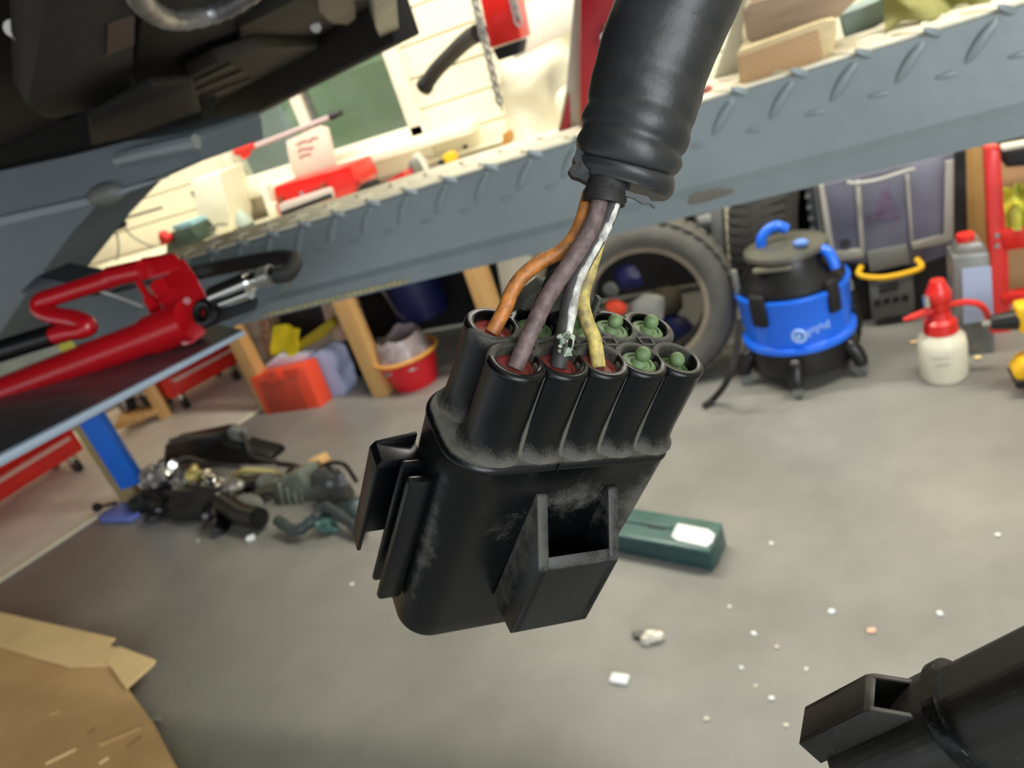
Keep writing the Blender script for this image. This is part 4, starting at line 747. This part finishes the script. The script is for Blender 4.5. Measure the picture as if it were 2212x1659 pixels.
t = obj('ribbed_hose', B().tube([P(600, 1125, z=.05), P(640, 1146, z=.04), P(680, 1120, z=.06), P(705, 1096, z=.08), P(770, 1140, z=.04), P(786, 1150, z=.03)], .026, n=12, rf=lambda f, th: .022 + .003 * math.sin(f * 150)), mat('dark_teal_rubber', (.19, .23, .23), .5, var=.3)); tag(t, 'dark ribbed hose along the front right of the pile', 'hose')

extra = [((330, 1075), .12, m_blackm, 'black lump of moulding at the front left of the pile'), ((365, 1100), .10, m_black, 'black bracket piece lying flat at the front of the pile'), ((470, 1112), .12, m_black, 'black shield piece below the drum shaped part'), ((540, 1095), .09, m_grey, 'grey clip between the drum part and the ribbed cover'),
         ((318, 1048), .06, m_chrome, 'bright little bracket beside the foot of the blue post'), ((432, 1062), .05, m_lgrey, 'pale ceramic bit in the dark middle of the pile'), ((585, 1062), .07, m_dark2, 'rusty brown bracket left of the ribbed cover'), ((700, 1128), .08, m_teal2, 'pale teal scrap at the front right of the pile')]
for (px, py), s_, m, lb in extra:
    c = P(px, py, z=s_ * .35); o = obj('car_part', B().lump(c, (s_ * 1.7, s_, s_ * .7), px, amp=.55, sub=3, rot=(.1, .2, px)).cyl(c + V((-s_ * .6, 0, 0)), c + V((s_ * .2, -s_ * .6, s_ * .4)), s_ * .10, n=8), m, ang=25); tag(o, lb, 'car part')
for k, (pts, lb) in enumerate((([(310, 1050, .03), (350, 1065, .09), (400, 1060, .12), (450, 1075, .08), (500, 1090, .03)], 'black wiring loom looping over the front of the pile'), ([(352, 1010, .12), (400, 990, .2), (450, 1000, .2), (520, 1010, .14)], 'black cable arching over the back of the pile'), ([(690, 1010, .12), (715, 1000, .18), (745, 1005, .16), (770, 1040, .06)], 'thin black cable sprouting at the right of the pile'))):
    o = obj('wiring_cable', B().tube([P(x, y, z=z) for x, y, z in pts], .009, n=8), m_black); tag(o, lb, 'cable')
# ================================================================== TEAL TRAY, CARDBOARD, DEBRIS
zt = .075
t = thing('light_fitting', 'teal translucent plastic strip case lying on the floor with a white label', 'case', P(1450, 1190, z=0))
pt = PZ([(1255, 1080), (1560, 1130), (1542, 1172), (1530, 1190), (1250, 1140)], zt)
obj('tray_top', B().prism(pt, (0, 0, -.01), bev=.002), m_teal2, t, world=True)
pt2 = [p.copy() for p in pt]
obj('tray_body', B().prism([p + (V((0, 0, -.010))) for p in pt], (0, 0, -(zt - .014)), bev=.004), m_teal, t, world=True)
obj('groove', B().prism(PZ([(1400, 1126), (1438, 1132), (1436, 1143), (1398, 1137)], zt + .003), (0, 0, -.006), bev=.001), m_black, t, world=True)
obj('ridge', B().cyl(P(1260, 1108, z=zt + .003), P(1450, 1139, z=zt + .003), .006, n=8), m_teal2, t, world=True)
obj('label_sticker', B().prism(PZ([(1464, 1130), (1530, 1143), (1544, 1154), (1538, 1170), (1526, 1180), (1462, 1166), (1450, 1158)], zt + .006), (0, 0, -.004), bev=.001), m_label, t, world=True, label='bright white label')
t = thing('cardboard_sheet', 'large flattened cardboard box in the lower left corner', 'cardboard', P(150, 1550, z=.02))
def cardfn(zb, pts, n_=14):
    c = [P(*p, z=zb) for p in pts]
    def fn(u, v):
        a = c[0].lerp(c[1], u); b = c[3].lerp(c[2], u); q = a.lerp(b, v); q.z += .012 * noise.noise(q * 4) ; return q
    return fn
obj('main_panel', B().prism(PZ([(-400, 1355), (0, 1390), (150, 1436), (240, 1430), (278, 1490), (330, 1560), (372, 1640), (430, 1760), (300, 2100), (-400, 2100)], .045), (0, 0, -.006)), m_card, t, world=True)
obj('back_flap', B().prism(PZ([(-400, 1265), (0, 1322), (130, 1352), (248, 1378), (232, 1394), (262, 1400), (278, 1440), (240, 1436), (150, 1440), (0, 1395), (-400, 1360)], .052), (0, 0, -.006)), m_cardl, t, world=True, label='lighter folded back flap')
obj('side_flap', B().prism(PZ([(228, 1425), (258, 1396), (335, 1425), (330, 1434), (272, 1486)], .057), (0, 0, -.006)), m_cardl, t, world=True, label='small light corner flap')
obj('panel_edge', B().cyl(P(272, 1486, z=.048), P(332, 1432, z=.052), .004, n=6), mat('card_edge', (.62, .50, .36), .8), t, world=True)
obj('crease', B().tube([P(0, 1392, z=.047), P(70, 1408, z=.049), P(150, 1440, z=.047), P(235, 1432, z=.047)], .003, n=6), m_card, t, world=True)
for k, (a, b) in enumerate((((100, 1650), (165, 1618)), ((215, 1610), (305, 1572)), ((275, 1615), (305, 1592)), ((215, 1650), (235, 1636)), ((108, 1545), (130, 1535)), ((190, 1585), (205, 1575)))):
    obj('scuff_mark', B().cyl(P(*a, z=.0455), P(*b, z=.0455), .004, n=6), [m_cardl, m_card, mat('scuff_brown', (.58, .43, .26), .8)][k % 3] if k else m_cardl, t, world=True)
t = obj('tape_strip', B().prism(PZ([(300, 1558), (345, 1545), (350, 1553), (310, 1566)], .012), (0, 0, -.004)), m_lgrey); tag(t, 'short grey strip sticking out from under the cardboard', 'strip')
deb = [(1338, 1466, .034, .020, -.5, 'bright white flat chip lying below the connector', m_label, .012), (541, 1162, .026, .02, .2, 'round white pellet in front of the parts pile', m_label, .02), (1882, 1362, .014, .009, -.2, 'tiny orange bead on the right of the floor', mat('peach', (.95, .75, .62), .5), .008)]
for px, py, l, w_, r_, lb, m, h_ in deb:
    c = P(px, py, z=h_ / 2); o = obj('debris_chip', B().box(c, (l * 1.3, w_ * 1.3, h_), rot=(0, 0, r_ + .4), bev=h_ * .3), m); tag(o, lb, 'debris')
t = obj('debris_chip', B().lump(P(1408, 1376, z=.012), (.05, .03, .024), 3, amp=.5, sub=3, rot=(0, 0, .2)), mat('foil', (.86, .84, .78), .3, metal=.3, var=.3, scale=90)); tag(t, 'crumpled silvery foil scrap below the front lug', 'debris')
t = obj('debris_chip', B().lump(P(1378, 1370, z=.008), (.03, .02, .015), 9, amp=.5), m_grey); tag(t, 'dark grey crumb touching the silvery foil scrap', 'debris')
small = [(1796, 1320), (1576, 1310), (1677, 1397), (1601, 1442), (1632, 1482), (1667, 1508), (1527, 1552), (1698, 1566), (1742, 1445), (1628, 1368), (1666, 1174), (428, 1168), (850, 1120), (760, 1262), (2155, 1155), (2030, 1325)]
words = ['white crumb below the right of the teal case', 'yellowish crumb near the right corner of the connector', 'faint white crumb midway to the second connector', 'slanted cream flake above the second connector', 'orange tinted grain near the slanted flake', 'pale crumb right below the orange grain', 'bright crumb near the bottom edge', 'yellowish crumb left of the second connector', 'faint grey crumb above the second connector', 'dull crumb in the open floor to the right', 'whitish dot right of the teal case', 'pale grain in front of the blue foot', 'grey speck behind the connector tab', 'grey speck left of the connector body', 'white scratch mark speck far right of the floor', 'bright sliver near the right edge of the floor']
for (px, py), lb in zip(small, words):
    s = rnd.uniform(.007, .013); o = obj('debris_crumb', B().lump(P(px, py, z=s * .35), (s * 1.3, s, s * .7), px, amp=.4, sub=1), m_label if (px % 3) else m_bottle); tag(o, lb, 'debris', 'crumbs scattered on the floor')
for k, (a, b, lb) in enumerate((((1978, 738), (1955, 730), 'small cream flake left of the spray bottle'), ((2112, 772), (2106, 766), 'small cream flake right of the spray bottle'))):
    o = obj('debris_flake', B().box(P(*a, z=.006), (.035 - .015 * k, .018, .006), rot=(0, 0, .2), bev=.002), m_cardl); tag(o, lb, 'debris')

# ================================================================== CONNECTOR (metres: 1 unit = one terminal pitch, 7.5 mm)
U = .0075
CR = M4(((0.8963225, -0.3558793, 0.2644917), (0.0248028, 0.6358117, 0.7714456), (-0.4427085, -0.6849040, 0.5787191)))
CT = V((0.118, 0.492, -14.756)) * U
CM = M4.Translation(CAM) @ R3.to_4x4() @ M4.Translation(CT) @ CR.to_4x4() @ M4.Scale(1, 4)
def cl(x, y, z): return V((x, y, z)) * U
def cw(x, y, z): return CM @ cl(x, y, z)
conn = thing('connector', 'black ten way plug connector hanging on frayed wires in the foreground', 'connector', M=CM)
h = 2.256; S = 1.232; Hb = 6.30; YF = .836; XL = -1.10; XR = 4.56; YBk = 2.02
def rrect(x0, x1, y0, y1, rl, rr, n=10):
    out = []
    for cx, cy, r, a0 in ((x1 - rr, y1 - rr, rr, 0), (x0 + rl, y1 - rl, rl, 90), (x0 + rl, y0 + rl, rl, 180), (x1 - rr, y0 + rr, rr, 270)):
        for k in range(n + 1):
            a = math.radians(a0 + 90 * k / n); out.append((cx + r * math.cos(a), cy + r * math.sin(a)))
    return out
def setdust(o, fn):
    me = o.data; at = me.attributes.new('dust', 'FLOAT', 'POINT')
    at.data.foreach_set('value', [max(0., min(1., fn(v.co / U))) for v in me.vertices])
def loft(b, rows):
    vs = [[b.b.verts.new(cl(x, y, z)) for x, y in ring] for ring, z in rows]
    for a, c in zip(vs, vs[1:]):
        for j in range(len(a)): b.b.faces.new((a[j], a[(j + 1) % len(a)], c[(j + 1) % len(a)], c[j]))
    return vs
def inset(d, rl=1.0, rr=.55): return rrect(XL + d, XR - d, -YF + d, YBk - d, max(.05, rl - d), max(.05, rr - d))
b = B()
rows = [(inset(.9 , 1.0, .55), -h + .0), (inset(.45), -h), (inset(.22), -h), (inset(.12), -h - .015), (inset(.04), -h - .06), (inset(0), -h - .14), (inset(.005), -h - .20), (inset(.03), -h - .24)] + [(inset(.03 + .012 * k), -h - .24 - (Hb - .3) * k / 12) for k in range(1, 13)] + [(inset(.20), -h - Hb), (inset(.42), -h - Hb), (inset(.44), -h - Hb + 3.0)]
vs = loft(b, rows); b.b.faces.new(vs[0]); b.b.faces.new(vs[-1][::-1])
o = obj('shell', b, m_conn, conn, ang=40)
def dshell(p):
    if p.z > -h - .03: return .86
    d = .0
    if p.y < -YF + .3:
        d = .95 - abs(p.x - 4.1) * .9 - abs(p.z + 3.9) * .5
        d = max(d, .8 - abs(p.x - 2.2) * .5 - abs(p.z + 3.5) * .9, .55 - abs(p.x - .6) * .6 - abs(p.z + 4.2) * .8)
    if p.x < XL + .7: d = max(d, .58 - abs(p.y + .25) * 1.6 - abs(p.z + 5.2) * .16)
    return d
# denser front so dust can vary
bm = bmesh.new(); bm.from_mesh(o.data); bmesh.ops.subdivide_edges(bm, edges=[e for e in bm.edges if e.calc_length() > .9 * U and abs((e.verts[0].co - e.verts[1].co).z) < .3 * U and min(e.verts[0].co.z, e.verts[1].co.z) / U < -2.3], cuts=14, use_grid_fill=True)
bm.to_mesh(o.data); bm.free(); setdust(o, dshell)
# seam nick on the rim
obj('mould_seam', B().box(cl(1.35, -YF - .005, -h - .12), (.03 * U, .05 * U, .26 * U)), m_conn, conn)
# sleeves
centers = [(i, 0) for i in range(5)] + [(i - .048, S) for i in range(5)]
ro = .625; ri = .455
srcs = {}
def sdust(p):
    r_ = math.hypot(p.x, p.y)
    if r_ < ri + .02 and p.z < -.1: return .75
    if p.z > -.3: return .62 if (-p.y if key[1] else p.y) > .12 else 0
    return (.95 if p.z < -h + .08 else max(0, .70 - (p.z + h) * 1.3))
for i, (cx, cy) in enumerate(centers):
    pr = [(ro + .16, -h - .02), (ro + .06, -h + .10), (ro + .02, -h + .3), (ro, -h + .6)] + [(ro, -h + .6 + (h - .72) * k / 5) for k in range(1, 6)] + [(ro + .008, -.15), (ro + .018, -.11), (ro + .004, -.05), (ro - .03, -.012), (ro - .06, 0), (ri + .03, 0), (ri, -.02), (ri, -.55), (ri - .03, -.9)]
    m_ = M4.Translation(cl(cx, cy, 0)); key = ('L' if i % 5 == 0 else 'R' if i % 5 == 4 else 'M', cy > 0)
    if key not in srcs:
        bb = B().lathe([(r * U, z * U) for r, z in pr], n=64)
        for v in bb.b.verts:   # neighbouring sleeves are moulded together: flat where they meet
            if key[0] != 'L': v.co.x = max(v.co.x, -.499 * U)
            if key[0] != 'R': v.co.x = min(v.co.x, .499 * U)
            if key[1]: v.co.y = max(v.co.y, -.61 * U)
            else: v.co.y = min(v.co.y, .61 * U)
        q_ = obj('terminal_sleeve', bb, m_conn, conn, local=m_, ang=45); srcs[key] = q_; setdust(q_, sdust)
    else: piece(srcs[key], m_, conn)
# webs filling valleys (dusty) between outer sleeves, and core
for row, sy in ((0, -1), (S, 1)):
    for i in range(4):
        x = i + .5
        bb = B(); n_ = 12; V2 = []
        for k in range(n_ + 1):
            f = k / n_; z = -.10 - (h - .1) * f; wv = .11 + .13 * f * f; y = row + sy * (.40 + .13 * f ** 2.5 + (.12 if k == n_ else 0))
            V2.append([bb.b.verts.new(cl(x + dx, (y if abs(dx) < .01 else row + sy * (.30 + .1 * f ** 2)), z)) for dx in (-wv, 0, wv)] + [bb.b.verts.new(cl(x + wv, row, z)), bb.b.verts.new(cl(x - wv, row, z))])
        for a, c in zip(V2, V2[1:]):
            for j in range(5): bb.b.faces.new((a[j], a[(j + 1) % 5], c[(j + 1) % 5], c[j]))
        bb.b.faces.new(V2[0]); bb.b.faces.new(V2[-1][::-1])
        w_o = obj('dusty_web', bb, m_conn, conn, ang=60); setdust(w_o, lambda p: .95)
bb = B()
for i in range(4): bb.box(cl(i + .5, S / 2, -h / 2 - .03), (.42 * U, .34 * U, (h - .06) * U))
core = obj('core_block', bb, m_conn, conn); setdust(core, lambda p: .8)
for i in range(4):
    obj('core_hole', B().box(cl(i + .5, S / 2, -.045), (.26 * U, .20 * U, .03 * U)).box(cl(i + .5, S / 2, -.03), (.0 * U + 1e-5, 1e-5, 1e-5)), mat('hole_black', (.008, .008, .008), .9) if i == 0 else bpy.data.materials['hole_black'], conn)
    fr_ = B()
    for dx, dy, sx, sy in ((-.16, 0, .05, .30), (.16, 0, .05, .30), (0, -.13, .36, .05), (0, .13, .36, .05)): fr_.box(cl(i + .5 + dx, S / 2 + dy, -.02), (sx * U, sy * U, .06 * U))
    q_ = obj('hole_frame', fr_, m_conn, conn); setdust(q_, lambda p: .6)
# seals
for i, (cx, cy) in enumerate(centers):
    red = i in (0, 1, 2, 5); m = m_seal_r if red else m_seal_g
    depth = -.22 if red else (-.12 if i != 4 else -.28)
    r = ri - .002 if red else ri - .06
    b = B().lathe([(r * U, (depth - .3) * U), (r * U, (depth - .02) * U), ((r - .03) * U, depth * U), ((r * .72) * U, (depth + .01) * U), ((r * .68) * U, (depth - .03) * U), ((r * .45) * U, (depth - .02) * U), (0, (depth + .01) * U)], cl(cx, cy, 0), n=32)
    s_ = obj('seal', b, m, conn, label='red silicone wire seal' if red else 'green silicone blanking seal')
    if not red:
        obj('plug_nub', B().cyl(cl(cx, cy, depth - .02), cl(cx, cy, depth + .10), .20 * U, .13 * U, n=20).sph(cl(cx, cy, depth + .22), .175 * U, sub=3), m_seal_g, s_, ang=70)
# front lug
b = B(); x0, x1 = 1.11, 3.27; wt = .27; yo_ = -YF - 1.08; zt0 = -3.22; zt1 = -4.46; zb = -6.95
def side(xa, xb): b.prism([cl(xa, -YF + .1, zt0), cl(xa, -YF - .02, zt0), cl(xa, yo_ + .04, zt1), cl(xa, yo_, zt1 - .12), cl(xa, yo_, zb), cl(xa, -YF + .1, zb - .15)], (V((xb - xa, 0, 0))) * U, bev=.035 * U)
side(x0, x0 + wt); side(x1 - wt, x1)
b.prism([cl(x0 + .05, yo_ + .20, zt1 + .14), cl(x0 + .05, yo_ + .03, zt1 - .06), cl(x0 + .05, yo_, zt1 - .14), cl(x0 + .05, yo_, zb), cl(x0 + .05, yo_ + .20, zb), cl(x0 + .05, yo_ + .20, zt1 - .02)], V((x1 - x0 - .1, 0, 0)) * U, bev=.03 * U)
b.box(cl((x0 + x1) / 2, (yo_ - YF) / 2 + .1, zb + .16), ((x1 - x0 - .1) * U, 1.0 * U, .3 * U))
o = obj('latch_guard', b, mat('connector_lug', (.05, .055, .065), .36, dust=DU, bump=.06, bscale=500), conn, ang=30)
setdust(o, lambda p: .62 if (p.y > yo_ + .06 and p.x < x0 + .05) else (.42 if p.z > zt1 - .1 else .0))
# left end ribs and tab
def bar(name, x, y, z0, z1, wx, wy, bev=.1):
    o = obj(name, B().box(cl(x, y, (z0 + z1) / 2), (wx * U, wy * U, (z1 - z0) * U), bev=bev * U), m_conn, conn, ang=40); setdust(o, lambda p: .0); return o
bar('guide_rib', -1.28, .20, -7.7, -3.45, .62, .26); bar('guide_rib', -1.26, .78, -7.75, -3.5, .62, .20)
b = B().prism([cl(-1.0, 1.5, -3.35), cl(-1.95, 1.5, -3.60), cl(-2.06, 1.5, -3.78), cl(-2.02, 1.5, -6.75), cl(-1.0, 1.5, -6.7)], cl(0, .12, 0), bev=.02 * U)
b.prism([cl(-1.0, .95, -3.60), cl(-1.95, .95, -3.60), cl(-2.06, .95, -3.75), cl(-2.06, .95, -3.90), cl(-1.92, .95, -3.80), cl(-1.0, .95, -3.80)], cl(0, .6, 0), bev=.02 * U)
b.box(cl(-2.01, 1.25, -5.27), (.11 * U, .6 * U, 2.95 * U), bev=.04 * U)
o = obj('side_tab', b, m_conn, conn, ang=40); setdust(o, lambda p: .0)
b = B().prism([cl(.75, 1.75, -2.6), cl(.80, 1.75, .25), cl(1.15, 1.75, .65), cl(2.35, 1.75, .55), cl(2.75, 1.75, .15), cl(3.25, 1.75, -.35), cl(3.3, 1.75, -2.6)], cl(0, .42, 0), bev=.06 * U)
for k in range(3): b.box(cl(1.1 + .75 * k, 1.68, -.3), (.10 * U, .2 * U, 1.5 * U), bev=.02 * U)
o = obj('rear_clip', b, m_conn2, conn, ang=35); setdust(o, lambda p: .6)

# ------------------------------------------------------------------ hose and wires
def D(px, py, d): return P(px, py, d=d)
def cd_(i):
    cx, cy = centers[i]; w_ = cw(cx, cy, -.25); return w_
hose = thing('cable_sheath', 'thick black ribbed cable sheath hanging down from the car', 'cable sheath', D(1340, 400, .118))
hp = [D(1338, 408, .1215), D(1350, 362, .121), D(1361, 320, .120), D(1374, 275, .1195), D(1390, 215, .119), D(1410, 140, .118), D(1440, 60, .117), D(1472, -20, .116), D(1520, -160, .116), D(1560, -420, .125), D(1500, -900, .16), D(1200, -1500, .25)]
def hr(f, th):
    s = f * 11; r = .0083
    for c_, w_, a_ in ((.0, .28, -.0005), (.55, .35, .0003), (1.15, .18, -.00038), (1.75, .35, .00025), (2.25, .2, -.00032), (2.9, .35, .00018), (3.4, .25, -.00018), (4.1, .4, .0001), (4.6, .25, -.0001)): r += a_ * math.exp(-((s - c_ - .10 * math.sin(th + 1)) / w_) ** 2)
    r += .00045 * min(s, 7) / 3; r += .00022 * noise.noise(V((math.cos(th) * 1.4, math.sin(th) * 1.4, s * 1.6)))
    return r * (.80 if s < .05 else 1)
b = B(); b.tube(spline([V(p) for p in hp], sub=14), .008, n=48, smooth=False, rf=hr); obj('sheath', b, m_hose, hose, world=True, ang=60)
obj('inner_sleeve', B().tube([D(1325, 375, .118), D(1312, 405, .1175), D(1306, 428, .117), D(1304, 440, .117)], .0032, n=24, rf=lambda f, th: .0034 + .0003 * noise.noise(V((math.cos(th) * 3, math.sin(th) * 3, f * 4)))), m_hosed, hose, world=True)
def flap(pts, d, th=.0004, m=m_hosed, name='torn_flap', seedz=0):
    c = [D(x, y, d + .0006 * math.sin(i * 2.1)) for i, (x, y) in enumerate(pts)]
    obj(name, B().prism(c, R3 @ V((0, 0, -th))), m, hose, world=True, ang=20)
flap([(1246, 318), (1240, 345), (1244, 352), (1232, 362), (1228, 368), (1236, 380), (1255, 386), (1272, 396), (1268, 404), (1280, 412), (1310, 408), (1330, 395), (1300, 350), (1265, 330)], .1165, .002)
flap([(1318, 418), (1345, 408), (1372, 418), (1398, 424), (1408, 434), (1418, 446), (1414, 450), (1404, 440), (1388, 440), (1368, 428), (1345, 422)], .1150, .0005, mat('torn_edge_grey', (.24, .26, .27), .5, var=.2, scale=300))
flap([(1270, 395), (1350, 395), (1356, 420), (1350, 432), (1350, 440), (1338, 446), (1326, 442), (1300, 438), (1285, 430), (1268, 420), (1264, 408)], .1160, .0025)
def wire(label, pts, i, r, m, d0, sub=None, top=.1175):
    end = cd_(i); ed = -(R3.transposed() @ (end - CAM)).z; n_ = len(pts)
    P3 = [D(x, y, d0 + (ed - d0) * k / (n_)) for k, (x, y) in enumerate(pts)] + [end]
    t = thing('wire', label, 'wire', end, group='wires between sheath and connector')
    obj('insulation', B().tube(P3, r, n=18), m, t, world=True, ang=80); return t, P3
wire('orange insulated wire curving into the far left terminal', [(1275, 415), (1268, 440), (1257, 478), (1238, 517), (1208, 545), (1165, 568), (1128, 598), (1105, 632), (1092, 665)], 5, .00122, m_w_or, .1185)
wire('thick brown violet wire entering the front left terminal', [(1296, 415), (1292, 450), (1275, 495), (1250, 540), (1222, 583), (1192, 627), (1166, 675), (1143, 725)], 0, .00133, m_w_pu, .1160)
t, P3 = wire('dark grey wire with a frayed white stripe and green corrosion', [(1326, 415), (1320, 450), (1299, 500), (1268, 556), (1244, 602), (1230, 652), (1222, 700)], 1, .00130, m_w_bk, .1165)
# white stripe along the right flank
sp_ = spline([V(p) for p in P3[:8]]); off = R3 @ V((.00062, .0001, .00068))
obj('white_stripe', B().tube([p + off for p in sp_[3:46]], .0006, n=10, smooth=False, rf=lambda f, th: .00074 * (.55 + .9 * abs(noise.noise(V((f * 40, 1, 1)))) + .35 * min(1, f * 2))), m_w_wh, t, world=True, ang=80, label='worn chalky white stripe')
pc = D(1226, 742, .1115)
b = B()
for k in range(16):
    a = D(1222 + rnd.uniform(-14, 12), 743 + rnd.uniform(-22, 20), .1112 + rnd.uniform(0, .001)); b.lump(a, (.0009 * rnd.uniform(.6, 1.3),) * 3, k, amp=.6, sub=1)
b.tube([D(1236, 725, .111), D(1232, 745, .1105), D(1224, 765, .1105)], .0005, n=6)
obj('corroded_core', b, m_verd, t, world=True, ang=20, label='green and cream copper corrosion')
obj('split', B().lump(D(1232, 742, .1098), (.0006, .0004, .0018), 3, rot=(0, .4, 0)), bpy.data.materials['hole_black'], t, world=True)
wire('yellow wire bending into the third front terminal', [(1322, 430), (1312, 468), (1296, 510), (1283, 553), (1272, 592), (1261, 628), (1259, 660), (1269, 697), (1284, 735)], 2, .00118, m_w_ye, .1215)
wire('thin black wire behind the brown violet wire', [(1290, 425), (1270, 500), (1235, 560), (1190, 600), (1175, 640), (1172, 690)], 6, .0007, m_blackm, .1210)
# dirt granule in first well
obj('grit', B().lump(cw(.22, .12, -.1), (.0012, .001, .0008), 3, sub=1), m_bottle, thing('grit_lump', 'pale grit crumb lying in the front left terminal', 'debris', cw(.22, .12, -.1)), world=True)

# ================================================================== SECOND CONNECTOR, bottom right
w_ = V((.492, .643, .587)).normalized(); p_ = w_.cross(V((-.439, -.399, .805))).normalized(); q_ = p_.cross(w_)
SR = M4((w_, q_, p_)).transposed()   # columns w,q,p
o2 = V(((2006 - 1106), (829.5 - 1404), -FP)) / FP * .100
SM = M4.Translation(CAM) @ R3.to_4x4() @ M4.Translation(o2) @ SR.to_4x4()
t = thing('connector', 'second black plug connector cropped by the lower right corner', 'connector', M=SM)
mm = .001
def sec(a0, a1, q0, q1, p0, p1, r): 
    out = []
    for cx, cy, a in ((q1 - r, p1 - r, 0), (q0 + r, p1 - r, 90), (q0 + r, p0 + r, 180), (q1 - r, p0 + r, 270)):
        for k in range(9): an = math.radians(a + 90 * k / 8); out.append((cx + r * math.cos(an), cy + r * math.sin(an)))
    return out
def slice_(b, a0, a1, q0, q1, p0, p1, r):
    s = sec(a0, a1, q0, q1, p0, p1, r); b.prism([V((a0, u, v)) * mm for u, v in s], V((a1 - a0, 0, 0)) * mm, bev=.15 * mm)
b = B(); slice_(b, 0, 60, 0.3, 13.5, 0.6, 22, 4.5); o = obj('shell', b, m_conn2, t, ang=35); setdust(o, lambda p: .1)
obj('lead', B().tube([V(v) * mm for v in ((58, 7, 11), (80, 7, 11), (120, 0, 6), (170, -40, -10), (220, -160, -60), (230, -300, -140))], 5 * mm, n=14), m_hose, t)
b = B(); slice_(b, -1.0, 1.0, -.5, 14.3, -.4, 23, 5); o = obj('collar', b, m_conn, t, ang=35); setdust(o, lambda p: .15)
b = B(); slice_(b, -17.5, -.5, .0, 13.8, 0.0, 22.5, 4.8); o = obj('front_shell', b, m_conn2, t, ang=35); setdust(o, lambda p: .1)
b = B()
for qa, qb in ((3.6, 4.6), (9.6, 10.6)): b.prism([V(v) * mm for v in ((-2.5, qa, .5), (-6.2, qa, -3.0), (-7.2, qa, -3.4), (-18.8, qa, -3.4), (-18.8, qa, .5))], V((0, qb - qa, 0)) * mm, bev=.15 * mm)
b.prism([V(v) * mm for v in ((-6.0, 3.7, -2.8), (-6.4, 3.7, -3.1), (-7.2, 3.7, -3.4), (-18.8, 3.7, -3.4), (-18.8, 3.7, -2.5), (-7.0, 3.7, -2.5))], V((0, 6.8, 0)) * mm, bev=.1 * mm)
b.box(V((-17.8, 7.1, -1.4)) * mm, (2 * mm, 6.8 * mm, 3.8 * mm))
o = obj('latch_guard', b, m_conn2, t, ang=30); setdust(o, lambda p: .12)
